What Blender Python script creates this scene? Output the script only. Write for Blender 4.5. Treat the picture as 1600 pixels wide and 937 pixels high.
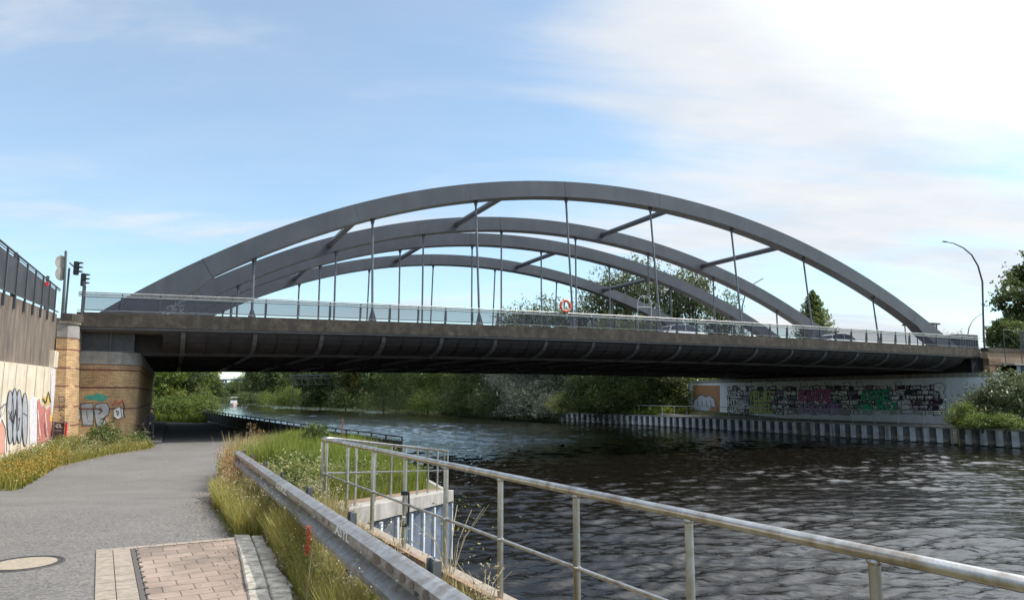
import bpy, bmesh, math, random
import numpy as np
from mathutils import Vector, Matrix
for o in list(bpy.data.objects): bpy.data.objects.remove(o)
SC = bpy.context.scene
COL = SC.collection
rad = math.radians
random.seed(7)

# ------------------------------------------------------------------ camera
F, HOR = 1130.0, 618.0                       # focal length and horizon row on a 1600 x 937 picture
PITCH = math.atan((HOR - 468.5) / F)
EYE = 1.65
cam_d = bpy.data.cameras.new('camera'); cam = bpy.data.objects.new('camera', cam_d); COL.objects.link(cam)
cam.location = (0, 0, EYE); cam.rotation_euler = (math.pi/2 + PITCH, 0, 0)
cam_d.sensor_width = 36; cam_d.lens = 36*F/1600; cam_d.clip_start = .05; cam_d.clip_end = 6000
SC.camera = cam
# ------------------------------------------------------------------ sky and sun
SUN_BEARING, SUN_EL = 79.0, 49.0             # bearing from +Y towards +X
w = bpy.data.worlds.new('World'); SC.world = w; w.use_nodes = True
nt = w.node_tree; nt.nodes.clear()
def N(nt, typ, **kw):
    n = nt.nodes.new(typ)
    for k, v in kw.items():
        if k.startswith('i_'):
            key = k[2:]; key = int(key) if key.isdigit() else key.replace('_', ' ')
            n.inputs[key].default_value = v
        else: setattr(n, k, v)
    return n
def sky_nodes():
    L = nt.links.new
    out = N(nt, 'ShaderNodeOutputWorld'); bg = N(nt, 'ShaderNodeBackground'); bg.inputs[1].default_value = .105
    sky = N(nt, 'ShaderNodeTexSky', sky_type='NISHITA', sun_disc=False, sun_elevation=rad(SUN_EL), sun_rotation=rad(SUN_BEARING),
            air_density=1.0, dust_density=.25, ozone_density=2.6, altitude=50)
    tc = N(nt, 'ShaderNodeTexCoord')
    sep = N(nt, 'ShaderNodeSeparateXYZ'); L(tc.outputs['Generated'], sep.inputs[0])
    def M(op, a, b=None, clamp=False):
        m = N(nt, 'ShaderNodeMath', operation=op, use_clamp=clamp)
        for i, v in enumerate((a, b)):
            if v is None: continue
            if isinstance(v, (int, float)): m.inputs[i].default_value = v
            else: L(v, m.inputs[i])
        return m.outputs[0]
    X, Y, Z = sep.outputs
    zz = M('ADD', M('MAXIMUM', Z, 0.0), .16)
    u = M('DIVIDE', X, zz); v = M('DIVIDE', Y, zz)
    cmb = N(nt, 'ShaderNodeCombineXYZ'); L(u, cmb.inputs[0]); L(v, cmb.inputs[1])
    mp = N(nt, 'ShaderNodeMapping'); mp.inputs['Rotation'].default_value = (0, 0, rad(-28)); mp.inputs['Scale'].default_value = (.6, 1.35, 1)
    mp.inputs['Location'].default_value = (2.9, 1.78, 0)
    L(cmb.outputs[0], mp.inputs[0])
    n1 = N(nt, 'ShaderNodeTexNoise'); n1.inputs['Scale'].default_value = 1.15; n1.inputs['Detail'].default_value = 9; n1.inputs['Roughness'].default_value = .56; n1.inputs['Distortion'].default_value = .55
    L(mp.outputs[0], n1.inputs[0])
    n2 = N(nt, 'ShaderNodeTexNoise'); n2.inputs['Scale'].default_value = .42; n2.inputs['Detail'].default_value = 4; L(mp.outputs[0], n2.inputs[0])
    # more cloud towards the sun's side of the sky
    dot = N(nt, 'ShaderNodeVectorMath', operation='DOT_PRODUCT'); L(tc.outputs['Generated'], dot.inputs[0])
    b, e = rad(32), rad(25)
    dot.inputs[1].default_value = (math.sin(b)*math.cos(e), math.cos(b)*math.cos(e), math.sin(e))
    mr = N(nt, 'ShaderNodeMapRange', interpolation_type='SMOOTHSTEP'); mr.inputs['From Min'].default_value = .84; mr.inputs['From Max'].default_value = 1.0
    L(dot.outputs['Value'], mr.inputs['Value'])
    dens = M('ADD', M('ADD', M('MULTIPLY', n1.outputs[0], 1.05), M('MULTIPLY', n2.outputs[0], .30)), M('MULTIPLY', mr.outputs[0], .24))
    hc = N(nt, 'ShaderNodeMapRange', interpolation_type='SMOOTHSTEP'); hc.inputs['From Min'].default_value = .50; hc.inputs['From Max'].default_value = .8; hc.inputs['To Max'].default_value = .16; L(Z, hc.inputs['Value'])  # extra cloud above the view, added to brighten reflections in the water
    dens = M('ADD', dens, hc.outputs[0])
    m2 = N(nt, 'ShaderNodeMapRange', interpolation_type='SMOOTHSTEP'); m2.inputs['From Min'].default_value = .66; m2.inputs['From Max'].default_value = .98
    L(dens, m2.inputs['Value'])
    # thin veil everywhere
    veil = M('ADD', M('MULTIPLY', m2.outputs[0], .72), .24, True)
    tint = N(nt, 'ShaderNodeMixRGB', blend_type='MULTIPLY'); tint.inputs[0].default_value = 1; tint.inputs[2].default_value = (1.62, 1.84, 1.74, 1); L(sky.outputs[0], tint.inputs[1])
    mix = N(nt, 'ShaderNodeMixRGB'); L(veil, mix.inputs[0]); L(tint.outputs[0], mix.inputs[1])
    n3 = N(nt, 'ShaderNodeTexNoise'); n3.inputs['Scale'].default_value = 2.6; n3.inputs['Detail'].default_value = 8; n3.inputs['Roughness'].default_value = .6; L(mp.outputs[0], n3.inputs[0])
    cr = N(nt, 'ShaderNodeValToRGB'); cr.color_ramp.elements[0].position = .36; cr.color_ramp.elements[1].position = .62; cr.color_ramp.elements[0].color = (.66, .715, .78, 1); cr.color_ramp.elements[1].color = (.80, .805, .81, 1); L(n3.outputs[0], cr.inputs[0])
    ds = N(nt, 'ShaderNodeVectorMath', operation='DOT_PRODUCT'); L(tc.outputs['Generated'], ds.inputs[0])
    sb, se = rad(SUN_BEARING), rad(SUN_EL); ds.inputs[1].default_value = (math.sin(sb)*math.cos(se), math.cos(sb)*math.cos(se), math.sin(se))
    au = N(nt, 'ShaderNodeMapRange', interpolation_type='SMOOTHSTEP'); au.inputs['From Min'].default_value = .60; au.inputs['From Max'].default_value = 1.0; au.inputs['To Min'].default_value = 9.3; au.inputs['To Max'].default_value = 40.0; L(ds.outputs['Value'], au.inputs['Value'])   # clouds glow towards the sun
    cm = N(nt, 'ShaderNodeMixRGB', blend_type='MULTIPLY'); cm.inputs[0].default_value = 1; L(cr.outputs[0], cm.inputs[1]); L(au.outputs[0], cm.inputs[2]); hz = N(nt, 'ShaderNodeMapRange', interpolation_type='SMOOTHSTEP'); hz.inputs['From Min'].default_value = .50; hz.inputs['From Max'].default_value = .72; hz.inputs['To Min'].default_value = 1.0; hz.inputs['To Max'].default_value = 1.8; L(Z, hz.inputs['Value'])   # high cloud out of view, brightened to light the water and shaded sides
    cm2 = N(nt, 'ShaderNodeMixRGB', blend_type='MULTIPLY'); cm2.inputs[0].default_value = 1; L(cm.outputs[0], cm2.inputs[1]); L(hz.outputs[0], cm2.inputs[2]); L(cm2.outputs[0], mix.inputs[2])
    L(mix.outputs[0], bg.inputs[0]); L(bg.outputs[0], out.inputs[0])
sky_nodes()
sd = Vector((math.sin(rad(SUN_BEARING))*math.cos(rad(SUN_EL)), math.cos(rad(SUN_BEARING))*math.cos(rad(SUN_EL)), math.sin(rad(SUN_EL))))
sl = bpy.data.lights.new('sun', 'SUN'); sl.energy = 4.6; sl.angle = rad(.53); sl.color = (1, .945, .86)
so = bpy.data.objects.new('sun', sl); COL.objects.link(so); so.rotation_euler = sd.to_track_quat('Z', 'Y').to_euler()
SC.view_settings.view_transform = 'Standard'; SC.view_settings.look = 'None'; SC.view_settings.gamma = 1; SC.view_settings.exposure = .24
try: SC.view_settings.use_curve_mapping = False
except Exception: pass
SC.render.engine = 'CYCLES'; SC.cycles.max_bounces = 5; SC.cycles.use_denoising = True

# ------------------------------------------------------------------ geometry helpers
def ray(x, y):
    a = (x-800)/F; b = -(y-468.5)/F
    return np.array([a, math.cos(PITCH)-b*math.sin(PITCH), math.sin(PITCH)+b*math.cos(PITCH)])
PHI = rad(24.937)                              # the bridge crosses the river at this angle
LX, LY = math.cos(PHI), math.sin(PHI)
def B(X, Y, z=0): return (X*LX - Y*LY, X*LY + Y*LX, z)      # bridge frame: X along the deck, Y along the road below it
def on_z(x, y, z):
    r = ray(x, y); t = (z-EYE)/r[2]; return (r[0]*t, r[1]*t, z)
def on_dist(x, y, d):                          # point seen at pixel x, y at depth d (metres ahead)
    r = ray(x, y); t = d/r[1]; return (r[0]*t, d, EYE + r[2]*t)
def on_Y(x, y, Y):                             # on a plane Y = const of the bridge frame -> X, z
    r = ray(x, y); t = Y/(-r[0]*LY + r[1]*LX); return ((r[0]*LX + r[1]*LY)*t, EYE + r[2]*t)
def on_X(x, y, X):
    r = ray(x, y); t = X/(r[0]*LX + r[1]*LY); return ((-r[0]*LY + r[1]*LX)*t, EYE + r[2]*t)
class MB:
    def __init__(s, tf=None): s.v = []; s.f = []; s.uv = {}; s.tf = tf
    def P(s, p): s.v.append(tuple(s.tf(*p)) if s.tf else tuple(p)); return len(s.v)-1
    def face(s, pts): s.f.append([s.P(p) for p in pts])
    def hexa(s, c):                            # 8 corners: bottom 4 ccw, top 4
        i = [s.P(p) for p in c]
        for q in ((3,2,1,0),(4,5,6,7),(0,1,5,4),(1,2,6,5),(2,3,7,6),(3,0,4,7)): s.f.append([i[k] for k in q])
    def box(s, x0, y0, z0, x1, y1, z1):
        s.hexa([(x0,y0,z0),(x1,y0,z0),(x1,y1,z0),(x0,y1,z0),(x0,y0,z1),(x1,y0,z1),(x1,y1,z1),(x0,y1,z1)])
    def beam(s, a, b, w, h, up=(0,0,1)):       # bar from a to b, w wide, h high (centred)
        a = Vector(a); b = Vector(b); d = (b-a).normalized(); sd = d.cross(Vector(up))
        if sd.length < 1e-4: sd = Vector((1,0,0))
        sd.normalize(); u = sd.cross(d).normalized(); sd = sd*w/2; u = u*h/2
        s.hexa([a-sd-u, a+sd-u, b+sd-u, b-sd-u, a-sd+u, a+sd+u, b+sd+u, b-sd+u])
    def tube(s, path, r, n=8, cap=True, closed=False):
        path = [Vector(p) for p in path]; R = r if isinstance(r, (list, tuple)) else [r]*len(path)
        rings = []; ref = None
        m = len(path)
        for i, p in enumerate(path):
            if closed: d = path[(i+1) % m]-path[i-1]
            else: d = path[min(i+1, m-1)]-path[max(i-1, 0)]
            d.normalize()
            if ref is None: ref = Vector((0,0,1)) if abs(d.z) < .9 else Vector((1,0,0))
            a = (ref - d*ref.dot(d))
            if a.length < 1e-4: a = Vector((0,1,0)) - d*d.y
            a.normalize(); b = d.cross(a); ref = a
            rings.append([s.P(tuple(p + (a*math.cos(t) + b*math.sin(t))*R[i])) for t in [2*math.pi*k/n for k in range(n)]])
        rr = rings + ([rings[0]] if closed else [])
        for A, C in zip(rr, rr[1:]):
            for k in range(n): s.f.append([A[k], A[(k+1) % n], C[(k+1) % n], C[k]])
        if cap and not closed: s.f.append(rings[0][::-1]); s.f.append(rings[-1])
    def extrude(s, poly, vec):                 # prism from a polygon of 3-D points
        a = [s.P(p) for p in poly]; b = [s.P(tuple(Vector(p)+Vector(vec))) for p in poly]; n = len(a)
        s.f.append(a[::-1]); s.f.append(b)
        for k in range(n): s.f.append([a[k], a[(k+1) % n], b[(k+1) % n], b[k]])
    def sweep(s, sections, closed=True, caps=True):   # list of equal rings
        R = [[s.P(p) for p in sec] for sec in sections]; n = len(R[0])
        for A, C in zip(R, R[1:]):
            for k in range(n if closed else n-1): s.f.append([A[k], A[(k+1) % n], C[(k+1) % n], C[k]])
        if closed and caps: s.f.append(R[0][::-1]); s.f.append(R[-1])
    def lathe(s, prof, c=(0,0,0), n=16):
        R = [[s.P((c[0]+r*math.cos(t), c[1]+r*math.sin(t), c[2]+z)) for t in [2*math.pi*k/n for k in range(n)]] for r, z in prof]
        for A, C in zip(R, R[1:]):
            for k in range(n): s.f.append([A[k], A[(k+1) % n], C[(k+1) % n], C[k]])
        s.f.append(R[0][::-1]); s.f.append(R[-1])
    def build(s, name, m, parent=None, smooth=False, fix=True, uv=False, bevel=0):
        me = bpy.data.meshes.new(name)
        o0 = Vector(ORG.get(parent.name, (0,0,0))) if parent else Vector((0,0,0))
        me.from_pydata([(x-o0.x, y-o0.y, z-o0.z) for x, y, z in s.v], [], s.f)
        if fix:
            bm = bmesh.new(); bm.from_mesh(me)
            if bevel: 
                bmesh.ops.remove_doubles(bm, verts=bm.verts, dist=1e-5)
                bmesh.ops.bevel(bm, geom=[e for e in bm.edges if len(e.link_faces) == 2 and e.calc_face_angle(0) > .5], offset=bevel, segments=1, affect='EDGES')
            bmesh.ops.recalc_face_normals(bm, faces=bm.faces); bm.to_mesh(me); bm.free()
        if smooth:
            me.polygons.foreach_set('use_smooth', [True]*len(me.polygons))
            try: me.set_sharp_from_angle(angle=rad(38))
            except Exception: pass
        if uv: box_uv(me, o0)
        me.materials.append(m)
        o = bpy.data.objects.new(name, me); COL.objects.link(o)
        if parent: o.parent = parent; ORG[o.name] = tuple(o0)
        return o
ORG = {}
def box_uv(me, o0):                            # u runs along each face's horizontal, v is height
    uvl = me.uv_layers.new(name='uv')
    for p in me.polygons:
        n = p.normal
        if abs(n.z) > .8: ax, ay = Vector((LX, LY, 0)), Vector((-LY, LX, 0))
        else: ax = Vector((-n.y, n.x, 0)).normalized(); ay = Vector((0, 0, 1))
        for li in p.loop_indices:
            c = me.vertices[me.loops[li].vertex_index].co + o0
            uvl.data[li].uv = (c.dot(ax), c.dot(ay))
def tag(o, label=None, cat=None, group=None, kind=None):
    for k, v in (('label', label), ('category', cat), ('group', group), ('kind', kind)):
        if v: o[k] = v
    return o
def thing(name, label, cat, loc, group=None):
    o = bpy.data.objects.new(name, None); COL.objects.link(o); o.location = loc; o.empty_display_size = .2
    ORG[o.name] = tuple(loc); return tag(o, label, cat, group)
def kids(o): return [c for c in bpy.data.objects if c.parent == o]
def copy_tree(o, parent=None):
    c = o.copy(); COL.objects.link(c); c.parent = parent
    for k in kids(o): copy_tree(k, c)
    return c

# ------------------------------------------------------------------ materials
MATS = {}
def mat(name, col, rough=.8, col2=None, scale=3.0, detail=6, bump=0, bscale=None, metal=0, spec=.5, stretch=(1,1,1), lo=.35, hi=.65, coord='Object', streak=None, trans=0, coat=0):
    m = bpy.data.materials.new(name); m.use_nodes = True; t = m.node_tree; L = t.links.new
    p = t.nodes['Principled BSDF']; p.inputs['Roughness'].default_value = rough; p.inputs['Metallic'].default_value = metal
    p.inputs['Specular IOR Level'].default_value = spec; p.inputs['Coat Weight'].default_value = coat
    p.inputs['Base Color'].default_value = (*col, 1)
    tc = N(t, 'ShaderNodeTexCoord'); mp = N(t, 'ShaderNodeMapping'); mp.inputs['Scale'].default_value = stretch; L(tc.outputs[coord], mp.inputs[0])
    last = None
    if col2:
        n = N(t, 'ShaderNodeTexNoise'); n.inputs['Scale'].default_value = scale; n.inputs['Detail'].default_value = detail; n.inputs['Roughness'].default_value = .62
        L(mp.outputs[0], n.inputs[0])
        r = N(t, 'ShaderNodeValToRGB'); r.color_ramp.elements[0].position = lo; r.color_ramp.elements[1].position = hi
        r.color_ramp.elements[0].color = (*col, 1); r.color_ramp.elements[1].color = (*col2, 1)
        L(n.outputs[0], r.inputs[0]); last = r.outputs[0]
    if streak:                                  # (colour, scale, amount): runs of dirt or rust down the face
        n = N(t, 'ShaderNodeTexNoise'); n.inputs['Scale'].default_value = streak[1]; n.inputs['Detail'].default_value = 5
        mp2 = N(t, 'ShaderNodeMapping'); mp2.inputs['Scale'].default_value = (1, 1, .06); L(tc.outputs[coord], mp2.inputs[0]); L(mp2.outputs[0], n.inputs[0])
        r = N(t, 'ShaderNodeMapRange'); r.inputs['From Min'].default_value = .48; r.inputs['From Max'].default_value = .68; r.inputs['To Max'].default_value = streak[2]; L(n.outputs[0], r.inputs[0])
        x = N(t, 'ShaderNodeMixRGB'); L(r.outputs[0], x.inputs[0]); x.inputs[2].default_value = (*streak[0], 1)
        if last: L(last, x.inputs[1])
        else: x.inputs[1].default_value = (*col, 1)
        last = x.outputs[0]
    if last: L(last, p.inputs['Base Color'])
    if bump:
        n = N(t, 'ShaderNodeTexNoise'); n.inputs['Scale'].default_value = bscale or scale*4; n.inputs['Detail'].default_value = 8; L(mp.outputs[0], n.inputs[0])
        b = N(t, 'ShaderNodeBump'); b.inputs['Strength'].default_value = 1; b.inputs['Distance'].default_value = bump; L(n.outputs[0], b.inputs['Height']); L(b.outputs[0], p.inputs['Normal'])
    if trans:
        ts = N(t, 'ShaderNodeBsdfTranslucent'); mx = N(t, 'ShaderNodeMixShader'); mx.inputs[0].default_value = trans
        if last: L(last, ts.inputs[0])
        else: ts.inputs[0].default_value = (*col, 1)
        L(p.outputs[0], mx.inputs[1]); L(ts.outputs[0], mx.inputs[2]); L(mx.outputs[0], t.nodes['Material Output'].inputs[0])
    MATS[name] = m; return m
def leafmat(name, c1, c2, c3, trans=.3, rough=.5):
    m = bpy.data.materials.new(name); m.use_nodes = True; t = m.node_tree; L = t.links.new
    p = t.nodes['Principled BSDF']; p.inputs['Roughness'].default_value = rough; p.inputs['Specular IOR Level'].default_value = .4
    a = N(t, 'ShaderNodeAttribute', attribute_name='tint')
    r = N(t, 'ShaderNodeValToRGB'); e = r.color_ramp.elements; e[0].position = 0; e[1].position = 1; e[0].color = (*c1, 1); e[1].color = (*c3, 1)
    x = e.new(.5); x.color = (*c2, 1)
    L(a.outputs['Fac'], r.inputs[0]); L(r.outputs[0], p.inputs['Base Color'])
    ts = N(t, 'ShaderNodeBsdfTranslucent'); mx = N(t, 'ShaderNodeMixShader'); mx.inputs[0].default_value = trans
    L(r.outputs[0], ts.inputs[0]); L(p.outputs[0], mx.inputs[1]); L(ts.outputs[0], mx.inputs[2]); L(mx.outputs[0], t.nodes['Material Output'].inputs[0])
    return m
def brickmat(name, c1, c2, mortar, bw=.24, bh=.075, ms=.012, coord='UV', offset=.5, bump=.004, dirt=None, rot=0):
    m = bpy.data.materials.new(name); m.use_nodes = True; t = m.node_tree; L = t.links.new
    p = t.nodes['Principled BSDF']; p.inputs['Roughness'].default_value = .85
    tc = N(t, 'ShaderNodeTexCoord'); mp = N(t, 'ShaderNodeMapping'); L(tc.outputs[coord], mp.inputs[0]); mp.inputs['Rotation'].default_value = (0, 0, rot)
    b = N(t, 'ShaderNodeTexBrick', offset=offset); b.inputs['Scale'].default_value = 1; b.inputs['Brick Width'].default_value = bw; b.inputs['Row Height'].default_value = bh
    b.inputs['Mortar Size'].default_value = ms; b.inputs['Mortar Smooth'].default_value = .3; b.inputs['Color1'].default_value = (*c1, 1); b.inputs['Color2'].default_value = (*c2, 1); b.inputs['Mortar'].default_value = (*mortar, 1)
    L(mp.outputs[0], b.inputs[0])
    n = N(t, 'ShaderNodeTexNoise'); n.inputs['Scale'].default_value = 1.2; n.inputs['Detail'].default_value = 8; n.inputs['Roughness'].default_value = .7; L(tc.outputs['Object'], n.inputs[0])
    mr = N(t, 'ShaderNodeMapRange'); mr.inputs['From Min'].default_value = .3; mr.inputs['From Max'].default_value = .7; mr.inputs['To Min'].default_value = .55; mr.inputs['To Max'].default_value = 1.25; L(n.outputs[0], mr.inputs[0])
    x = N(t, 'ShaderNodeMixRGB', blend_type='MULTIPLY'); x.inputs[0].default_value = 1; L(b.outputs['Color'], x.inputs[1]); L(mr.outputs[0], x.inputs[2])
    L(x.outputs[0], p.inputs['Base Color'])
    bp = N(t, 'ShaderNodeBump'); bp.inputs['Distance'].default_value = bump; bp.invert = True; L(b.outputs['Fac'], bp.inputs['Height']); L(bp.outputs[0], p.inputs['Normal'])
    return m
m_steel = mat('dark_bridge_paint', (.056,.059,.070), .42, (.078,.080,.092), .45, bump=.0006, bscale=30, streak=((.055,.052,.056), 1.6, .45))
m_hanger = mat('hanger_paint', (.075,.078,.09), .4, (.12,.12,.135), 3)
m_bracket = mat('bracket_paint', (.12,.12,.125), .6, (.08,.08,.085), 2)
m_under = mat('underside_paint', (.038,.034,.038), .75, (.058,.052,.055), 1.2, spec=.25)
m_fascia = mat('weathered_fascia', (.10,.08,.06), .92, (.034,.028,.022), 2.6, 10, bump=.01, bscale=14, lo=.3, hi=.62, streak=((.035,.03,.025), 2.2, .85))
m_conc = mat('concrete', (.33,.31,.28), .9, (.22,.205,.185), 2.2, 8, bump=.003, bscale=30, streak=((.13,.115,.1), 3, .5))
m_conclite = mat('pale_concrete', (.60,.52,.40), .9, (.46,.39,.29), 1.6, 8, bump=.004, bscale=25, streak=((.27,.23,.18), 2.4, .5))
m_concdark = mat('dark_ribbed_concrete', (.20,.155,.115), .95, (.07,.055,.045), 2.2, 10, bump=.015, bscale=12, stretch=(1,1,.35), lo=.3, hi=.68, streak=((.05,.04,.032), 2.4, .6))
m_asph = mat('asphalt', (.185,.172,.157), .93, (.05,.047,.044), 42, 6, bump=.004, bscale=160, lo=.32, hi=.66)
def asphalt_wear(m):
    t = m.node_tree; L = t.links.new; p = t.nodes['Principled BSDF']; src = p.inputs['Base Color'].links[0].from_socket
    tc = N(t, 'ShaderNodeTexCoord'); n = N(t, 'ShaderNodeTexNoise'); n.inputs['Scale'].default_value = .45; n.inputs['Detail'].default_value = 9; n.inputs['Roughness'].default_value = .68; L(tc.outputs['Object'], n.inputs[0])
    r = N(t, 'ShaderNodeMapRange'); r.inputs['From Min'].default_value = .3; r.inputs['From Max'].default_value = .7; r.inputs['To Min'].default_value = .78; r.inputs['To Max'].default_value = 1.16; L(n.outputs[0], r.inputs[0])
    x = N(t, 'ShaderNodeMixRGB', blend_type='MULTIPLY'); x.inputs[0].default_value = 1; L(src, x.inputs[1]); L(r.outputs[0], x.inputs[2])
    nd = N(t, 'ShaderNodeTexNoise'); nd.inputs['Scale'].default_value = 1.3; nd.inputs['Detail'].default_value = 5; L(tc.outputs['Object'], nd.inputs[0])
    ad = N(t, 'ShaderNodeMixRGB', blend_type='ADD'); ad.inputs[0].default_value = .9; L(tc.outputs['Object'], ad.inputs[1]); L(nd.outputs['Color'], ad.inputs[2])
    v = N(t, 'ShaderNodeTexVoronoi', feature='DISTANCE_TO_EDGE'); v.inputs['Scale'].default_value = .33; L(ad.outputs[0], v.inputs['Vector'])
    c = N(t, 'ShaderNodeMapRange'); c.inputs['From Min'].default_value = .0; c.inputs['From Max'].default_value = .006; c.inputs['To Min'].default_value = .55; c.inputs['To Max'].default_value = 1.0; L(v.outputs[0], c.inputs[0])
    y = N(t, 'ShaderNodeMixRGB', blend_type='MULTIPLY'); L(x.outputs[0], y.inputs[1]); L(c.outputs[0], y.inputs[2])
    k = N(t, 'ShaderNodeMapRange'); k.inputs['From Min'].default_value = .5; k.inputs['From Max'].default_value = .6; L(n.outputs[0], k.inputs[0]); L(k.outputs[0], y.inputs[0])
    L(y.outputs[0], p.inputs['Base Color'])
asphalt_wear(m_asph)
m_soil = mat('soil', (.11,.085,.05), 1, (.06,.06,.025), 3, 8, bump=.03, bscale=18)
m_bank = mat('grassy_ground', (.05,.065,.018), 1, (.11,.10,.04), 1.4, 9, bump=.05, bscale=9)
m_stainless = mat('stainless_steel', (.58,.57,.55), .28, (.42,.37,.29), 11, 10, metal=.85, bump=.0009, bscale=70, streak=((.22,.15,.09), 8, .7), lo=.42, hi=.72)
m_railtop = mat('bright_rail', (.50,.49,.47), .35, (.36,.35,.33), 4, metal=.85)
m_railing = mat('dark_railing', (.045,.048,.055), .5)
m_galv = mat('galvanised_steel', (.33,.33,.33), .48, (.19,.185,.18), 14, 10, metal=.5, bump=.0012, bscale=45, lo=.36, hi=.66, streak=((.15,.13,.10), 7, .6))
m_postblue = mat('weathered_post', (.11,.13,.155), .6, (.07,.075,.08), 9, 8, streak=((.13,.09,.05), 8, .5))
m_pile = mat('pile_paint_blue', (.16,.20,.26), .6, (.10,.12,.16), 3, 8, streak=((.17,.15,.13), 3, .7), bump=.002)
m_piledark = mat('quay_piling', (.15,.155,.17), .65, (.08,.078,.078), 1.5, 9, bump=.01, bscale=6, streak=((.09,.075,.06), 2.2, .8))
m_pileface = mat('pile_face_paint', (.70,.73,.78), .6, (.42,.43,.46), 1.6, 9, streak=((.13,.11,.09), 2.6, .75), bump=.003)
m_black = mat('black_paint', (.02,.02,.022), .5)
m_white = mat('white_paint', (.78,.78,.76), .45)
m_rust = mat('rusty_edge', (.27,.17,.10), .9, (.16,.12,.09), 8, 8, bump=.004)
m_brick = brickmat('yellow_brick', (.58,.36,.15), (.42,.24,.10), (.20,.17,.14))
m_brickred = brickmat('red_brick_course', (.25,.075,.045), (.17,.05,.035), (.12,.09,.08))
m_bricksold = brickmat('soldier_course', (.50,.30,.13), (.40,.22,.10), (.2,.17,.14), bw=.075, bh=.26, offset=0)
m_clad = brickmat('brown_brick', (.30,.17,.085), (.22,.12,.06), (.12,.09,.07))
m_glass_dark = mat('dark_glass', (.012,.014,.017), .06, spec=.8)
m_tire = mat('rubber', (.02,.02,.02), .8)

# ================================================================== SETTING
WATER = -2.45
def gz(x, y):                                  # the river path slopes down towards the underpass
    return 0.0 if y < 10.7 else (-.84*(y-10.7)/9.0 if y < 19.7 else -.84)
def bank_edge(y):                              # left bank: x of the quay line
    if y < 10.7: return -2.66 + (10.7-y)*.543
    if y < 19.6: return -2.66 + (y-10.7)*.108
    if y < 26.4: return -1.70 - (y-19.6)*.323
    return -3.90 - (y-26.4)*.572
RB = [(80.6,-40),(64.0,7.7)] + [B(61.2,37)[:2], B(60.7,50)[:2], B(60.6,66)[:2], B(59.7,86)[:2], B(56.6,104)[:2], (-5,146),(-26,186),(-52,246),(-102,330),(-140,390),(-205,470),(-330,545)]
def rb_edge(y):
    for (x0,y0),(x1,y1) in zip(RB, RB[1:]):
        if y0 <= y <= y1: return x0 + (x1-x0)*(y-y0)/(y1-y0)
    return RB[0][0] if y < RB[0][1] else RB[-1][0]
# left bank ground
mb = MB(); ys = [-60,-30,-15,-5,0,2,4,6,8,9.4,10.7] + [10.7+.9*k for k in range(1,11)] + [22,24.2,26.4,30,35,40,50,60,75,100,140,200,300,420,545]
def grid(mb, rows):
    R = [[mb.P(p) for p in row] for row in rows]
    for A, C in zip(R, R[1:]):
        for k in range(len(A)-1): mb.f.append([A[k], A[k+1], C[k+1], C[k]])
rows = []
for y in ys:
    xe = bank_edge(y) - .06; rows.append([(-2600, y, gz(0,y))] + [(xe-d, y, gz(0,y)) for d in (200,60,30,20,12,6,2,0)])
grid(mb, rows)
# far closing ground behind the river, in the same sheet
mb.face([(-2600,545,-.84),(2600,545,-.84),(2600,3000,-.84),(-2600,3000,-.84)])
mb.face([(-420,545,-.84),(2600,545,-.84),(2600,545,-3),(-420,545,-3)])
tag(mb.build('ground', m_bank, fix=False), 'grassy ground of the near river bank', None, None, 'structure')
mb = MB(); rows = []
for y in [-40,0,7.7] + [p[1] for p in RB[2:]]:
    xe = rb_edge(y)+.12
    far = xe > 20
    rows.append([(xe, y, -1.05 if y < 88 else -2.5), (xe+3.5, y, -1.02 if y < 88 else -1.2), (xe+7, y, -1.0 if y < 88 else -.2), (xe+40, y, -.9 if y < 88 else .6), (2600, y, -.9 if y < 88 else .6)])
grid(mb, rows); tag(mb.build('ground', m_bank, fix=False), 'grassy ground of the far river bank', None, None, 'structure')
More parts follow.
